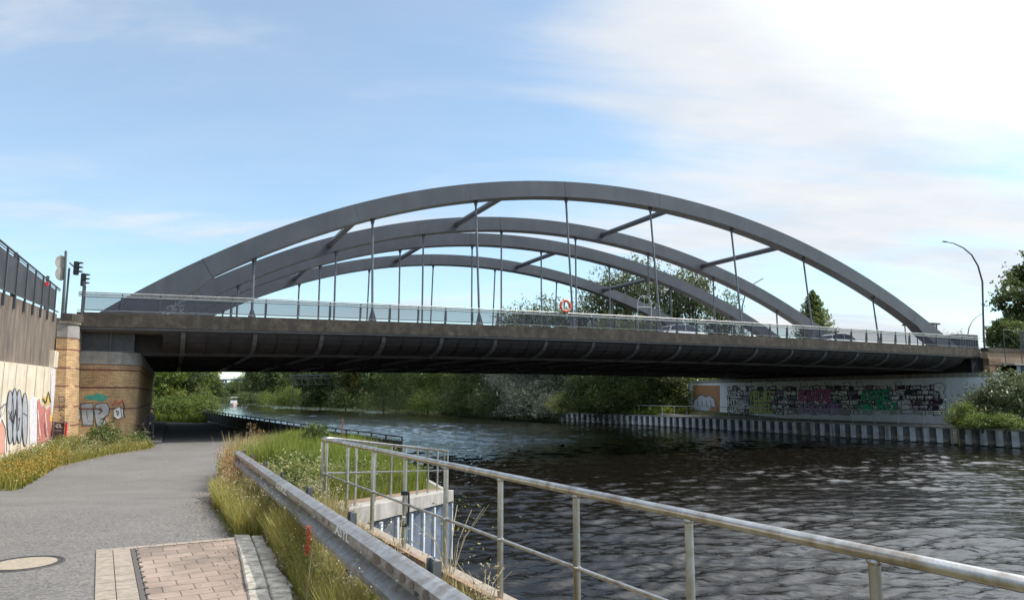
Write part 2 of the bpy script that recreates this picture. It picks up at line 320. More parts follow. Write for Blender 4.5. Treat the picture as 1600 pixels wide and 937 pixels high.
# ---- water: real waves near, finer ripples as bump
def water():
    rng = np.random.default_rng(3)
    ys = [-30.0]; 
    while ys[-1] < 560:
        y = ys[-1]; ys.append(y + (1.5 if y < 2 else max(.07, .0042*y)))
    xs = [-3.0]
    while xs[-1] < 26: xs.append(xs[-1] + .085)
    while xs[-1] < 44: xs.append(xs[-1] + .13)
    while xs[-1] < 120: xs.append(xs[-1] + max(.2, (xs[-1]-44)*.08))
    left = [-3.0]
    while left[-1] > -420: left.append(left[-1] - max(.11, (-left[-1]-3)*.02+.11))
    xs = np.array(left[1:][::-1] + xs); ys = np.array(ys)
    X, Y = np.meshgrid(xs, ys)
    H = np.zeros_like(X)
    base = rad(104)
    sharp = lambda t: .55*np.sin(t) + 1.1*(.5-np.abs(np.sin(t*.5)))
    for k in range(60):
        lam = rng.uniform(.28, .50) if k < 28 else (rng.uniform(.5, .95) if k < 50 else rng.uniform(1.2, 3.2))
        th = base + rng.normal(0, .36); a = .0112*lam**.92*rng.uniform(.6, 1.15)
        kx, ky = 2*math.pi/lam*math.cos(th), 2*math.pi/lam*math.sin(th)
        fade = np.clip((lam*240 - Y)/(lam*170), 0, 1)
        H += fade*a*sharp(kx*X + ky*Y + rng.uniform(0, 6.28) + .7*np.sin(X*.13*rng.uniform(.5,1.5) + Y*.17*rng.uniform(.5,1.5) + rng.uniform(0,6)))
    # gusts: rougher and calmer patches
    G = .78 + .34*np.sin(X*.11 + 1.3*np.sin(Y*.07+1)) * np.sin(Y*.13 + 1.1*np.sin(X*.09)) + .15*np.sin(X*.31+Y*.22)
    H *= G
    ny, nx = X.shape
    me = bpy.data.meshes.new('river_water')
    co = np.stack([X, Y, H + WATER], -1).reshape(-1, 3).astype(np.float32)
    me.vertices.add(len(co)); me.vertices.foreach_set('co', co.ravel())
    i = np.arange(ny*nx).reshape(ny, nx)
    q = np.stack([i[:-1,:-1], i[:-1,1:], i[1:,1:], i[1:,:-1]], -1).reshape(-1, 4).astype(np.int32)
    me.loops.add(q.size); me.loops.foreach_set('vertex_index', q.ravel())
    me.polygons.add(len(q)); me.polygons.foreach_set('loop_start', np.arange(0, q.size, 4, dtype=np.int32))
    me.polygons.foreach_set('use_smooth', np.ones(len(q), dtype=bool)); me.update()
    m = bpy.data.materials.new('river_water'); m.use_nodes = True; t = m.node_tree; L = t.links.new
    p = t.nodes['Principled BSDF']; p.inputs['Base Color'].default_value = (.006,.005,.0035,1); p.inputs['Roughness'].default_value = .03; p.inputs['IOR'].default_value = 1.333
    tc = N(t, 'ShaderNodeTexCoord'); mp = N(t, 'ShaderNodeMapping'); mp.inputs['Rotation'].default_value = (0,0,rad(-12)); mp.inputs['Scale'].default_value = (.9, 2.6, 1); L(tc.outputs['Object'], mp.inputs[0])
    n = N(t, 'ShaderNodeTexNoise'); n.inputs['Scale'].default_value = 3.0; n.inputs['Detail'].default_value = 3; n.inputs['Roughness'].default_value = .45; n.inputs['Distortion'].default_value = .5; L(mp.outputs[0], n.inputs[0])
    b = N(t, 'ShaderNodeBump'); b.inputs['Distance'].default_value = .022; L(n.outputs[0], b.inputs['Height']); L(b.outputs[0], p.inputs['Normal'])
    me.materials.append(m); o = bpy.data.objects.new('river_water', me); COL.objects.link(o)
    tag(o, 'dark rippled river water', None, None, 'structure')
water()
mb = MB(); mb.face([(-500,-100,-3.4),(300,-100,-3.4),(300,600,-3.4),(-500,600,-3.4)]); tag(mb.build('riverbed', m_soil), None, None, None, 'structure')
# ---- asphalt path
def path_l(y):
    pts = [(-12,-6.2),(4,-6.4),(7,-8.2),(12,-11.0),(18,-13.6),(20.6,-14.6),(22.7,-15.15),(25.8,-16.0),(31.3,-17.1),(34.7,-17.1),(40,-19.0),(62,-29.1),(67,-33.0),(71,-44.0),(73,-60)]
    for (a,xa),(b,xb) in zip(pts, pts[1:]):
        if a <= y <= b: return xa+(xb-xa)*(y-a)/(b-a)
    return pts[0][1]
def path_r(y):
    pts = [(-12,8.6),(6.17,-1.88),(8.58,-3.22),(11.2,-4.55),(14,-5.7),(18,-7.2),(22,-8.6),(27,-9.9),(32,-10.6),(36,-11.5),(40,-12.9),(44,-14.4),(60,-23.5),(66,-27.2),(70,-31),(73,-36)]
    for (a,xa),(b,xb) in zip(pts, pts[1:]):
        if a <= y <= b: return xa+(xb-xa)*(y-a)/(b-a)
    return pts[0][1]
mb = MB(); rows = []
for y in sorted(set([-12,0,3,6.17,7.4,8.58,9.5,11.2,10.7,12,14,18,20,20.6,22,22.7,24.2,25.8,26.4,27,30,31.3,32,34,34.7,36,38,40,45,50,55,60,62,66,67,70,71,73]+[10.7+.9*k for k in range(1,11)])):
    a, b = path_l(y), path_r(y); rows.append([(a+(b-a)*k/8, y, gz(0,y)+.012) for k in range(9)])
grid(mb, rows); tag(mb.build('path', m_asph, fix=False, smooth=True), 'grey asphalt riverside path', None, None, 'structure')
# ---- paved bay with slot drain, and stone kerb
pc = Vector(on_z(150,862,0)); d1 = (pc-Vector(on_z(148,937,0))).normalized(); n1 = Vector((d1.y,-d1.x,0))                      # its far left corner
m_pave = brickmat('paving_blocks', (.26,.195,.155), (.185,.14,.11), (.10,.08,.06), bw=.25, bh=.20, ms=.006, bump=.006)
m_pavek = mat('paving_edge_stone', (.27,.225,.18), .9, (.18,.15,.12), 14, 8, bump=.003)
mb = MB()
def pv(u, v, z=.02): p = pc + n1*u - d1*v; return (p.x, p.y, z)
def uvface(mb, pts, name, m):
    o = mb.build(name, m, fix=False); return o
mb.face([pv(.37,.12),pv(1.40,.12),pv(.98,3.6),pv(.37,3.6)])
o = mb.build('paving', m_pave, fix=False)
uvl = o.data.uv_layers.new(name='uv')
for li, (u, v) in enumerate(((.37,.12),(1.40,.12),(.98,3.6),(.37,3.6))): uvl.data[li].uv = (u, -v)
tag(o, 'reddish paving blocks beside the path', None, None, 'structure')
mb = MB(); mb.box(0,0,0,0,0,0); mb.v.clear(); mb.f.clear()
for k in range(11): 
    a, b = .0+.13*k, .0+.13*(k+1)-.006
    mb.face([pv(a,0,.024),pv(b,0,.024),pv(b,.115,.024),pv(a,.115,.024)])
for k in range(12):
    a, b = .12+.30*k, .12+.30*(k+1)-.008
    mb.face([pv(0,a,.024),pv(.15,a,.024),pv(.15,b,.024),pv(0,b,.024)])
    mb.face([pv(.157,a,.024),pv(.315,a,.024),pv(.315,b,.024),pv(.157,b,.024)])
tag(mb.build('paving', m_pavek, fix=False), None, None, None, 'structure')
mb = MB(); mb.face([pv(.32,.12,.026),pv(.355,.12,.026),pv(.355,3.6,.026),pv(.32,3.6,.026)])
for k in range(15): mb.face([pv(.355,.20+.22*k,.027),pv(.40,.20+.22*k,.027),pv(.40,.235+.22*k,.027),pv(.355,.235+.22*k,.027)])
tag(mb.build('slot_drain', mat('dark_drain',(.07,.06,.055),.8), fix=False), 'dark notched slot drain set along the paving blocks', 'drain')
m_kerb = mat('lichened_stone', (.42,.39,.33), .95, (.20,.18,.15), 9, 10, bump=.012, bscale=20, lo=.38, hi=.6)
kb = MB()
ur = lambda v: -.12*max(0,v)
for k in range(5):
    a = k*.9 - .15; b = a+.888
    q = [pv(1.41+ur(a),a,0),pv(1.58+ur(a),a,0),pv(1.58+ur(b),b,0),pv(1.41+ur(b),b,0)]
    kb.hexa([(x,y,-.1) for x,y,z in q] + [(x,y,.040+.008*((k*37)%3)) for x,y,z in q])
    q = [pv(1.595+ur(a),a-.03,0),pv(1.72+ur(a)+.05*(k%2),a,0),pv(1.72+ur(b)+.04*(k%3),b,0),pv(1.595+ur(b),b,0)]
    kb.hexa([(x,y,-.1) for x,y,z in q] + [(x,y,.03) for x,y,z in q])
tag(kb.build('kerb', m_kerb, bevel=.012), 'weathered stone kerb', None, None, 'structure')
# underpass kerb at the foot of the abutment
kb = MB(); 
for k in range(12): kb.hexa([B(x, y, z) for z in (-.9, -.70) for x, y in ((-1.68,42.5+2.7*k),(-.4,42.5+2.7*k),(-.4,45.18+2.7*k),(-1.68,45.18+2.7*k))])
tag(kb.build('kerb', m_asph), 'raised kerb through the underpass', None, None, 'structure')
# ---- manhole
mc = thing('manhole_cover', 'round manhole cover with a pale concrete centre and cast iron ring', 'manhole', (-4.80,7.40,.012))
mb = MB(); c = (-4.80,7.40,0)
mb.lathe([(.35,.0),(.35,.018),(.345,.021),(.285,.021),(.28,.018),(.28,0)], c, 48)
mb.build('frame', mat('cast_iron', (.10,.09,.08), .6, (.06,.05,.045), 30, metal=.4), mc)
mb = MB()
mb.lathe([(.305,.018),(.305,.025),(.325,.025),(.325,.018)], c, 48)
mb.build('tread_ring', m_black, mc)
mb = MB(); mb.lathe([(.278,0),(.278,.019),(0.01,.021)], c, 40); mb.build('cover', mat('cover_concrete', (.30,.25,.185), .95, (.19,.16,.12), 40, bump=.002), mc)

# ================================================================== BRIDGES
AC = [-6.426937941982684e-07, 0.0001076396991369328, -0.014311389740067942, 0.6291598714040268, 8.662128503981307]
def arch_z(X): return sum(c*X**(4-i) for i, c in enumerate(AC))
def arch_s(X): return sum(c*(4-i)*X**(3-i) for i, c in enumerate(AC[:4]))
def deck_z(X): return 6.03 - .30*((X-34)/38)**2
RIBS = [.33+3.62*k for k in range(-0, 18)]
HANG = [3.9,10.9,17.96,24.98,32.34,40.26,48.03,56.2]
BRACE = [10.3,20.7,34.9,46.4]
m_mesh = None
def mesh_mat():
    m = bpy.data.materials.new('railing_mesh'); m.use_nodes = True; t = m.node_tree; L = t.links.new
    p = t.nodes['Principled BSDF']; p.inputs['Base Color'].default_value = (.05,.055,.07,1); p.inputs['Roughness'].default_value = 1; p.inputs['Specular IOR Level'].default_value = 0
    tr = N(t, 'ShaderNodeBsdfTransparent'); mx = N(t, 'ShaderNodeMixShader'); mx.inputs[0].default_value = .55
    L(tr.outputs[0], mx.inputs[1]); L(p.outputs[0], mx.inputs[2]); L(mx.outputs[0], t.nodes['Material Output'].inputs[0])
    return m
m_mesh = mesh_mat()
def make_bridge(Y0, mirror, label):
    """Y0 = Y of the bridge's outer (walkway) edge; the cross-section runs inward in +s direction"""
    sg = -1 if mirror else 1
    T = lambda X, s, z: B(X, Y0 + sg*s, z)
    root = thing('arch_bridge', label, 'bridge', B(30, Y0+sg*8, 0), 'arch bridges over the river')
    x0, x1 = -4.6, 66.6
    xs = [x0 + (x1-x0)*k/36 for k in range(37)]
    # deck slab
    mb = MB(T); prof = [(.0,-.02),(.0,-.62),(.35,-.80),(2.5,-.86),(14.0,-.86),(15.6,-.55),(15.6,-.02),(13.6,0),(13.4,-.12),(2.95,-.12),(2.8,0)]
    mb.sweep([[(X, s, deck_z(X)+z) for s, z in prof] for X in xs]); mb.build('deck', m_asph, root)
    mb = MB(T); prof = [(-.14,.10),(-.14,-.64),(-.02,-.66),(-.004,.04),(.30,.05),(.30,.10)]
    mb.sweep([[(X, s, deck_z(X)+z) for s, z in prof] for X in xs]); fa = mb.build('fascia', m_fascia, root)
    if not mirror:
        mb = MB(T); mb.sweep([[(X, s, deck_z(X)+z) for s, z in ((15.61,-.5),(18.99,-.5),(18.99,-.3),(15.61,-.3))] for X in xs]); mb.build('median_slab', m_conc, root)
    mb = MB(T); mb.sweep([[(X, s, deck_z(X)+z) for s, z in ((-.10,-.662),(-.10,-.74),(.30,-.86),(.30,-.662))] for X in xs]); mb.build('edge_channel', m_bracket, root)
    # curved side shell under the walkway
    cur = [(.10,-.745),(.22,-1.0),(.5,-1.28),(.95,-1.52),(1.6,-1.70),(2.2,-1.78)]
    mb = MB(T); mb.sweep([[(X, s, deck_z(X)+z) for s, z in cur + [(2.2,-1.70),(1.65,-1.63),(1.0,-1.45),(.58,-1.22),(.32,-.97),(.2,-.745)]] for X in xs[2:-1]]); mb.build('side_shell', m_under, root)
    # ribs on the shell and cross beams under the deck
    for X in RIBS:
        if X > x1-2: continue
        mb = MB(T); d = deck_z(X)
        mb.sweep([[(X-.11, s, d+z-.005), (X+.11, s, d+z-.005), (X+.11, s-.05*c, d+z-.12), (X-.11, s-.05*c, d+z-.12)] for (s, z), c in zip(cur, (1,1,1,.6,.3,0))])
        mb.build('bracket', m_bracket, root)
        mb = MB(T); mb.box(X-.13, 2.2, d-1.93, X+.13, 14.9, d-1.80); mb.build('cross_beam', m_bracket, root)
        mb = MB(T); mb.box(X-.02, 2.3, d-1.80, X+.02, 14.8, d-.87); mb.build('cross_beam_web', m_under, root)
    for X in RIBS:
        for f in (1.2, 2.4):
            d = deck_z(X+f); mb = MB(T)
            if X+f > x1-2: continue
            mb.sweep([[(X+f-.03, s, d+z-.002), (X+f+.03, s, d+z-.002), (X+f+.03, s-.01, d+z-.03), (X+f-.03, s-.01, d+z-.03)] for s, z in cur])
            mb.build('shell_seam', m_black, root)
    # main girders (tie beams), the inner panels and longitudinal stiffeners
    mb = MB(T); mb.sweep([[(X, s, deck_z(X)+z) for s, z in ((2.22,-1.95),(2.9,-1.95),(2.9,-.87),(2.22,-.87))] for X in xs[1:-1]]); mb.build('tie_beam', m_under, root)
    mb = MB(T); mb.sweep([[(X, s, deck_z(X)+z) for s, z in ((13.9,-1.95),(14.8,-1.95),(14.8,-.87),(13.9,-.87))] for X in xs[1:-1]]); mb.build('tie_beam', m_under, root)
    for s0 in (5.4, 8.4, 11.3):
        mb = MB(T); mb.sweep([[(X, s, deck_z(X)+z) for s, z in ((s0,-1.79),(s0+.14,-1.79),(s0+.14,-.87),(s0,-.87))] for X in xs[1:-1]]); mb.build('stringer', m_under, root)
    # arches
    arches = []
    for s0 in (2.5, 13.9):
        ax = [-4.3 + (67.3+4.3)*k/64 for k in range(65)]
        mb = MB(T); secs = []
        hw, dp = .52, 1.12
        for X in ax:
            m = arch_s(X); L = math.hypot(1, m); nx, nz = -m/L, 1/L
            zt = arch_z(X)
            dd = dp*(1.25 if (X < 1.2 or X > 61.8) else 1)
            bot = (X - nx*dd, zt - nz*dd)
            secs.append([(X, s0-hw, zt), (X, s0+hw, zt), (bot[0], s0+hw, bot[1]), (bot[0], s0-hw, bot[1])])
        mb.sweep(secs); a = mb.build('arch', m_steel, root); arches.append(a)
        for Xs in (1.1, 9.6, 17.2, 24.6, 32.9, 41.3, 49.6, 57.4, 61.2):   # raised weld seams round the box
            s_ = []; mb = MB(T); wd, e = (.07, .012) if Xs in (1.1, 24.6, 61.2) else (.035, .005)
            for X in (Xs, Xs+wd):
                m = arch_s(X); L = math.hypot(1, m); nx, nz = -m/L, 1/L; zt = arch_z(X)
                tp = (X+nx*e, zt+nz*e); bt = (X-nx*(dp*1.0+e), zt-nz*(dp*1.0+e))
                s_.append([(tp[0], s0-hw-e, tp[1]), (tp[0], s0+hw+e, tp[1]), (bt[0], s0+hw+e, bt[1]), (bt[0], s0-hw-e, bt[1])])
            mb.sweep(s_); mb.build('seam', m_steel, a)
        for X in HANG:
            zt = arch_z(X) - 1.02*math.hypot(1, arch_s(X)); zb = deck_z(X) - .02
            h = zt-zb; lean = .095*h if s0 < 5 else 0
            mb = MB(lambda x, y, z, lean=lean, zt=zt, h=h: T(x, y - lean*(zt-z)/h, z))
            if h < .6: continue
            # fan plate at the foot and the head, slim round bar between
            mb.tube([(X, s0, zb), (X, s0, zt+.1)], .075, 10)
            fh = min(1.0, h*.2)
            for (za, zb_, wa, wb) in ((zb, zb+fh, .34, .075), (zt-.45, zt+.12, .075, .22)):
                mb.hexa([(X-wa, s0-.035, za), (X+wa, s0-.035, za), (X+wa, s0+.035, za), (X-wa, s0+.035, za), (X-wb, s0-.035, zb_), (X+wb, s0-.035, zb_), (X+wb, s0+.035, zb_), (X-wb, s0+.035, zb_)])
            mb.build('hanger', m_hanger, root, smooth=True)
    for X in BRACE:
        m = arch_s(X); zc = arch_z(X) - .56*math.hypot(1, m)
        mb = MB(T); mb.tube([(X, 3.02, zc), (X, 13.38, zc)], .225, 18)
        mb.build('brace', m_steel, root, smooth=True)
    # railing on the walkway side: top rail > posts, mesh panels, low rail
    px = [x0+.2 + 1.765*k for k in range(41) if x0+.2+1.765*k < x1]
    mb = MB(T)
    mb.tube([(X, -.02, deck_z(X)+1.12) for X in xs], .035, 8); mb.sweep([[(X, s, deck_z(X)+z) for s, z in ((-.035,.91),(.035,.91),(.035,.95),(-.035,.95))] for X in xs])
    rail = mb.build('railing', m_railtop, root, smooth=True)
    mb = MB(T); mb.sweep([[(X, s, deck_z(X)+z) for s, z in ((.05,.99),(.11,.99),(.11,1.06),(.05,1.06))] for X in xs]); mb.sweep([[(X, s, deck_z(X)+z) for s, z in ((-.02,.20),(.02,.20),(.02,.235),(-.02,.235))] for X in xs])
    mb.build('lower_rail', m_galv, rail)
    for i, X in enumerate(px):
        d = deck_z(X); mb = MB(T)
        e = .045 if i % 2 else .028; mb.hexa([(X-e,.0,d-.0),(X+e,.0,d-.0),(X+e,.20,d),(X-e,.20,d),(X-e,-.03,d+.93),(X+e,-.03,d+.93),(X+e,.07,d+.93),(X-e,.07,d+.93)])
        mb.hexa([(X-.02,-.03,d+.93),(X+.02,-.03,d+.93),(X+.02,.05,d+.93),(X-.02,.05,d+.93),(X-.02,-.04,d+1.1),(X+.02,-.04,d+1.1),(X+.02,.0,d+1.1),(X-.02,.0,d+1.1)])
        mb.build('railing_post', m_railing, rail)
    frames = []
    for a, b in zip(px, px[1:]):
        mb = MB(T)
        mb.face([(a+.05,-.005,deck_z(a)+.24),(b-.05,-.005,deck_z(b)+.24),(b-.05,-.005,deck_z(b)+.90),(a+.05,-.005,deck_z(a)+.90)])
        pn = mb.build('mesh_panel', m_mesh, rail, fix=False, uv=True)
        mb = MB(T); q = [(a+.05,deck_z(a)+.24),(b-.05,deck_z(b)+.24),(b-.05,deck_z(b)+.90),(a+.05,deck_z(a)+.90)]
        for (xa,za),(xb,zb) in zip(q, q[1:]+q[:1]): mb.hexa([(xa-.012,-.02,za-.012),(xb+.012,-.02,zb-.012),(xb+.012,.01,zb-.012),(xa-.012,.01,za-.012),(xa-.012,-.02,za+.012),(xb+.012,-.02,zb+.012),(xb+.012,.01,zb+.012),(xa-.012,.01,za+.012)]) if abs(xa-xb) > .1 else mb.box(xa-.012,-.02,min(za,zb),xa+.012,.01,max(za,zb))
        frames.append(mb)
    allf = MB()
    for f_ in frames:
        o_ = len(allf.v); allf.v += f_.v; allf.f += [[i+o_ for i in q] for q in f_.f]
    allf.build('panel_frames', m_railing, rail)
    return root, arches, rail
br1, arch1, rail1 = make_bridge(42.0, False, 'nearer of the twin steel arch bridges, with the life ring on its railing')
br2, arch2, rail2 = make_bridge(76.6, True, 'farther of the twin steel arch bridges, seen behind the nearer arches')

# ---- writing: strokes and text laid on a plane
class Paint:
    """paints flat marks on a plane; to3(x, y) maps picture units of the drawing to the surface, off = outward unit vector"""
    def __init__(s, to3, off): s.to3 = to3; s.off = Vector(off); s.k = 0
    def p(s, x, y, h): return tuple(Vector(s.to3(x, y)) + s.off*h)
    def poly(s, mb, pts, h=.004): mb.face([s.p(x, y, h) for x, y in pts])
    def line(s, mb, pts, w, h=.006, closed=False):
        if closed: pts = list(pts)+[pts[0]]
        for i, ((x0,y0),(x1,y1)) in enumerate(zip(pts, pts[1:])):
            L = math.hypot(x1-x0, y1-y0)
            if L < 1e-6: continue
            ux, uy = (x1-x0)/L*w/2, (y1-y0)/L*w/2; nx, ny = -uy, ux
            hh = h + .0006*(i % 4)
            mb.face([s.p(x0-ux+nx, y0-uy+ny, hh), s.p(x0-ux-nx, y0-uy-ny, hh), s.p(x1+ux-nx, y1+uy-ny, hh), s.p(x1+ux+nx, y1+uy+ny, hh)])
def text_tris(s, offset=0.0):
    cu = bpy.data.curves.new('lettering', 'FONT'); cu.body = s; cu.size = 1; cu.offset = offset
    ob = bpy.data.objects.new('lettering', cu); COL.objects.link(ob)
    dg = bpy.context.evaluated_depsgraph_get(); me = bpy.data.meshes.new_from_object(ob.evaluated_get(dg))
    V = [(v.co.x, v.co.y) for v in me.vertices]; Fc = [list(p.vertices) for p in me.polygons]
    bpy.data.objects.remove(ob); bpy.data.curves.remove(cu); bpy.data.meshes.remove(me)
    if not V: return V, Fc
    x0 = min(a for a, b in V); x1 = max(a for a, b in V); y0 = min(b for a, b in V); y1 = max(b for a, b in V)
    return [((a-x0)/(x1-x0), (b-y0)/(y1-y0)) for a, b in V], Fc
def text_on(mb, P, s, q, h=.006, bold=.03):   # q: 4 corners bl, br, tr, tl in drawing units
    V, Fc = text_tris(s, bold); idx = []
    for u, v in V:
        x = (q[0][0]*(1-u)+q[1][0]*u)*(1-v) + (q[3][0]*(1-u)+q[2][0]*u)*v
        y = (q[0][1]*(1-u)+q[1][1]*u)*(1-v) + (q[3][1]*(1-u)+q[2][1]*u)*v
        idx.append(mb.P(P.p(x, y, h)))
    for f in Fc: mb.f.append([idx[i] for i in f])
def wob(pts, a, seed=0):
    r = random.Random(seed); return [(x+r.uniform(-a,a), y+r.uniform(-a,a)) for x, y in pts]
pm = {}
def paint(name, c, r=.6):
    if name not in pm: pm[name] = mat('spray_'+name, c, r, tuple(v*.72 for v in c), 5, 6)
    return pm[name]
def onto_Y(Y): return lambda x, y: (lambda a: B(a[0], Y, a[1]))(on_Y(x, y, Y))
def onto_X(X): return lambda x, y: (lambda a: B(X, a[0], a[1]))(on_X(x, y, X))
offY = Vector(B(0,-1,0)); offXm = Vector(B(-1,0,0)); offXp = Vector(B(1,0,0))
# tags on the arch feet
P = Paint(onto_Y(44.5-.52), offY); mb = MB()
P.line(mb, [(188,474),(186,488)], .8); P.line(mb, [(186,475),(193,474),(194,479),(187,481),(197,488)], .8)
P.line(mb, [(200,478),(199,487),(201,483),(206,482),(206,487),(200,488)], .8); P.line(mb, [(208,483),(204,490)], .7)
mb.build('graffiti_tag', paint('black', (.02,.02,.025)), arch1[0], fix=False)
P = Paint(onto_Y(55.9-.52), offY); mb = MB()
for pts in ([(263,484),(257,475),(267,474)],[(260,480),(267,478)],[(269,483),(268,472),(275,473),(275,477),(269,479),(277,484)],[(289,470),(282,471),(278,475),(280,478),(288,477)],[(281,481),(282,487),(287,482)],[(255,490),(258,486),(262,491),(270,484),(273,484),(273,487)]):
    P.line(mb, pts, .9)
mb.build('graffiti_tag', paint('pale', (.42,.42,.45)), arch1[1], fix=False)

# ================================================================== LEFT ABUTMENT, PILLAR, RETAINING WALL
ab = thing('bridge_abutment', 'curved yellow brick bridge abutment with graffiti at the left underpass wall', 'abutment', B(-1.5,45,-.84), 'bridge abutments')
def plan(off=0, x0=-4.55, yend=75.5):
    pts = [(x0, 42.8-off)]; 
    for k in range(9):
        t = -math.pi/2 + math.pi/2*k/8; pts.append((-3.3 + (1.6+off)*math.cos(t), 44.4 + (1.6+off)*math.sin(t)))
    return pts + [(-1.7+off, yend)]
def wall_band(name, m, off, z0, z1, parent=ab, x0=-4.55, back=-4.55):
    pl = plan(off, x0); me_pts = pl + [(back, 75.5)]
    mb = MB(B); mb.extrude([(x, y, z0) for x, y in me_pts], (0,0,0)) if False else None
    a = [(x, y, z0) for x, y in me_pts]; b = [(x, y, z1) for x, y in me_pts]
    ia = [mb.P(p) for p in a]; ib = [mb.P(p) for p in b]; n = len(ia)
    mb.f.append(ia[::-1]); mb.f.append(ib)
    for k in range(n): mb.f.append([ia[k], ia[(k+1) % n], ib[(k+1) % n], ib[k]])
    o = mb.build(name, m, parent, fix=True)
    me = o.data; uvl = me.uv_layers.new(name='uv'); o0 = Vector(ORG[parent.name])
    arc = {}; s = 0
    for i in range(n):
        arc[i] = s; j = (i+1) % n; s += math.hypot(me_pts[j][0]-me_pts[i][0], me_pts[j][1]-me_pts[i][1])
    for p in me.polygons:
        vs = [me.loops[li].vertex_index for li in p.loop_indices]; idx = [v % n for v in vs]
        wrap = (0 in idx and n-1 in idx and len(idx) == 4)
        for li, v in zip(p.loop_indices, vs):
            i = v % n; u = arc[i] if not (wrap and i == 0) else s
            uvl.data[li].uv = (u, z0 if v < n else z1)
    return o
brk = wall_band('brick_wall', m_brick, 0, -1.1, 3.02)
wall_band('brick_band', m_brickred, .012, 2.93, 3.0); wall_band('brick_band', m_brickred, .012, 2.02, 2.12)
wall_band('brick_band', m_brickred, .012, .95, 1.03)
wall_band('soldier_course', m_bricksold, .015, 3.02, 3.27); 
wall_band('concrete_sill', m_conc, .03, 3.27, 3.92); wall_band('dark_course', m_brickred, .02, 3.27-.05, 3.272)
mb = MB(B); mb.box(-4.5, 43.1, 3.92, -2.0, 75.4, 5.12); mb.build('end_panel', mat('dark_end_panel', (.05,.055,.065), .5, (.08,.08,.09), 3), ab)
mb = MB(B)
for a, b in (((-4.4,43.05,3.98),(-4.4,43.05,5.05)),((-3.1,43.05,3.98),(-3.1,43.05,5.05))): mb.beam(a, b, .09, .06, (1,0,0))
mb.beam((-4.4,43.05,5.08),(-3.1,43.05,5.08),.06,.07); mb.beam((-4.4,43.05,3.965),(-2.1,43.05,3.965),.06,.06)
mb.beam((-3.1,43.05,5.05),(-2.5,43.05,4.7),.05,.05); mb.beam((-2.5,43.05,4.7),(-2.05,43.05,4.1),.05,.05)
mb.build('panel_frame', m_bracket, ab)
mb = MB(B); mb.box(-4.3, 42.5, 5.15, -2.2, 43.3, 5.25); mb.build('bearing_shelf', m_conc, ab)
# graffiti on the abutment
P = Paint(onto_Y(42.8), offY)
def gpart(name, c, parent, fn):
    mb = MB(); fn(mb); return mb.build(name, paint(*c), parent, fix=False)
silv = ('silver', (.34,.35,.37)); blk = ('ink', (.03,.03,.04)); grn = ('green', (.05,.30,.22)); redp = ('red', (.42,.05,.04)); whi = ('white', (.62,.64,.66))
gpart('graffiti', grn, brk, lambda mb: P.poly(mb, [(131,621),(136,617),(147,617),(151,613),(156,616),(163,616),(168,620),(166,624),(158,627),(148,625),(138,624)], .006))
def blocky(mb):
    P.poly(mb, [(126,631),(145,629),(146,640),(146,664),(129,664)], .008); P.poly(mb, [(147,640),(150,632),(158,629),(167,630),(171,637),(170,646),(163,652),(168,664),(151,667),(149,655)], .008)
    P.poly(mb, [(114,637),(125,637),(126,655),(116,655)], .008)
gpart('graffiti', silv, brk, blocky)
def blockl(mb):
    P.line(mb, [(126,631),(145,629),(146,640),(146,664),(129,664),(126,631)], 1.1, .010); P.line(mb, [(147,640),(150,632),(158,629),(167,630),(171,637),(170,646),(163,652),(168,664),(151,667),(149,655),(147,640)], 1.1, .010)
    P.line(mb, [(114,637),(125,637),(126,655),(116,655)], 1.0, .010); P.line(mb, [(155,640),(160,641),(155,646)], 1.6, .012); P.line(mb, [(158,655),(164,652),(160,660)], 1.8, .012)
    P.line(mb, [(120,642),(121,650)], 1.5, .012); P.line(mb, [(135,640),(137,655)], .8, .012)
gpart('graffiti', blk, brk, blockl)
gpart('graffiti', whi, brk, lambda mb: P.poly(mb, [(178,640),(186,636),(193,640),(192,650),(184,654),(178,650)], .008))
gpart('graffiti', redp, brk, lambda mb: [P.line(mb, wob([(176,632),(181,626),(186,631),(191,624),(193,630)], 1.2, k), 1.0, .010+.002*k) for k in range(4)])
gpart('graffiti', blk, brk, lambda mb: [P.line(mb, [(181,641),(186,643),(184,649),(182,641)], 1.2, .012), P.line(mb, [(191,626),(194,634),(193,645),(195,652)], 2.2, .012), P.line(mb, [(188,634),(191,655)], 1.0, .013)])
P = Paint(lambda a, b: (lambda q: B(-1.7, 44.6+a, -.84+b))(0), offXp)
def underscr(mb):
    r = random.Random(5)
    for k in range(16):
        a = 1+k*1.6; P.line(mb, [(a+r.uniform(-.4,.4)*j, .6+r.uniform(0,2.0)) for j in range(4)], .08, .004+.001*(k%5))
gpart('graffiti', ('grey', (.28,.27,.28)), brk, underscr)

# ---- pillar
pl = thing('brick_pillar', 'battered yellow brick corner pillar with red courses and concrete capital', 'pillar', B(-4.6,41.8,-.84))
def ring(off, z):                                 # chamfered plan, growing a little downwards
    return [(-5.30+off*.6,40.9-off*.5,z),(-4.86+off*.75,40.9-off*.5,z),(-4.45+off*.6,41.35-off*.3,z),(-4.45+off*.6,42.9,z),(-5.30+off*.6,42.9,z)]
def pil(name, m, o0, o1, z0, z1):
    mb = MB(B); mb.sweep([ring(o0, z0), ring(o1, z1)]); return mb.build(name, m, pl, uv=True)
bat = lambda z: .42*(5.5-z)/6.4
pb = pil('brick_shaft', m_brick, bat(-1), bat(4.42), -1, 4.42)
for z in (3.84, 2.95, 2.08, 1.1, .2): pil('brick_band', m_brickred, bat(z)+.012, bat(z+.07)+.012, z, z+.07)
pil('brick_band', m_brickred, bat(4.40)+.012, bat(4.46)+.012, 4.40, 4.46)
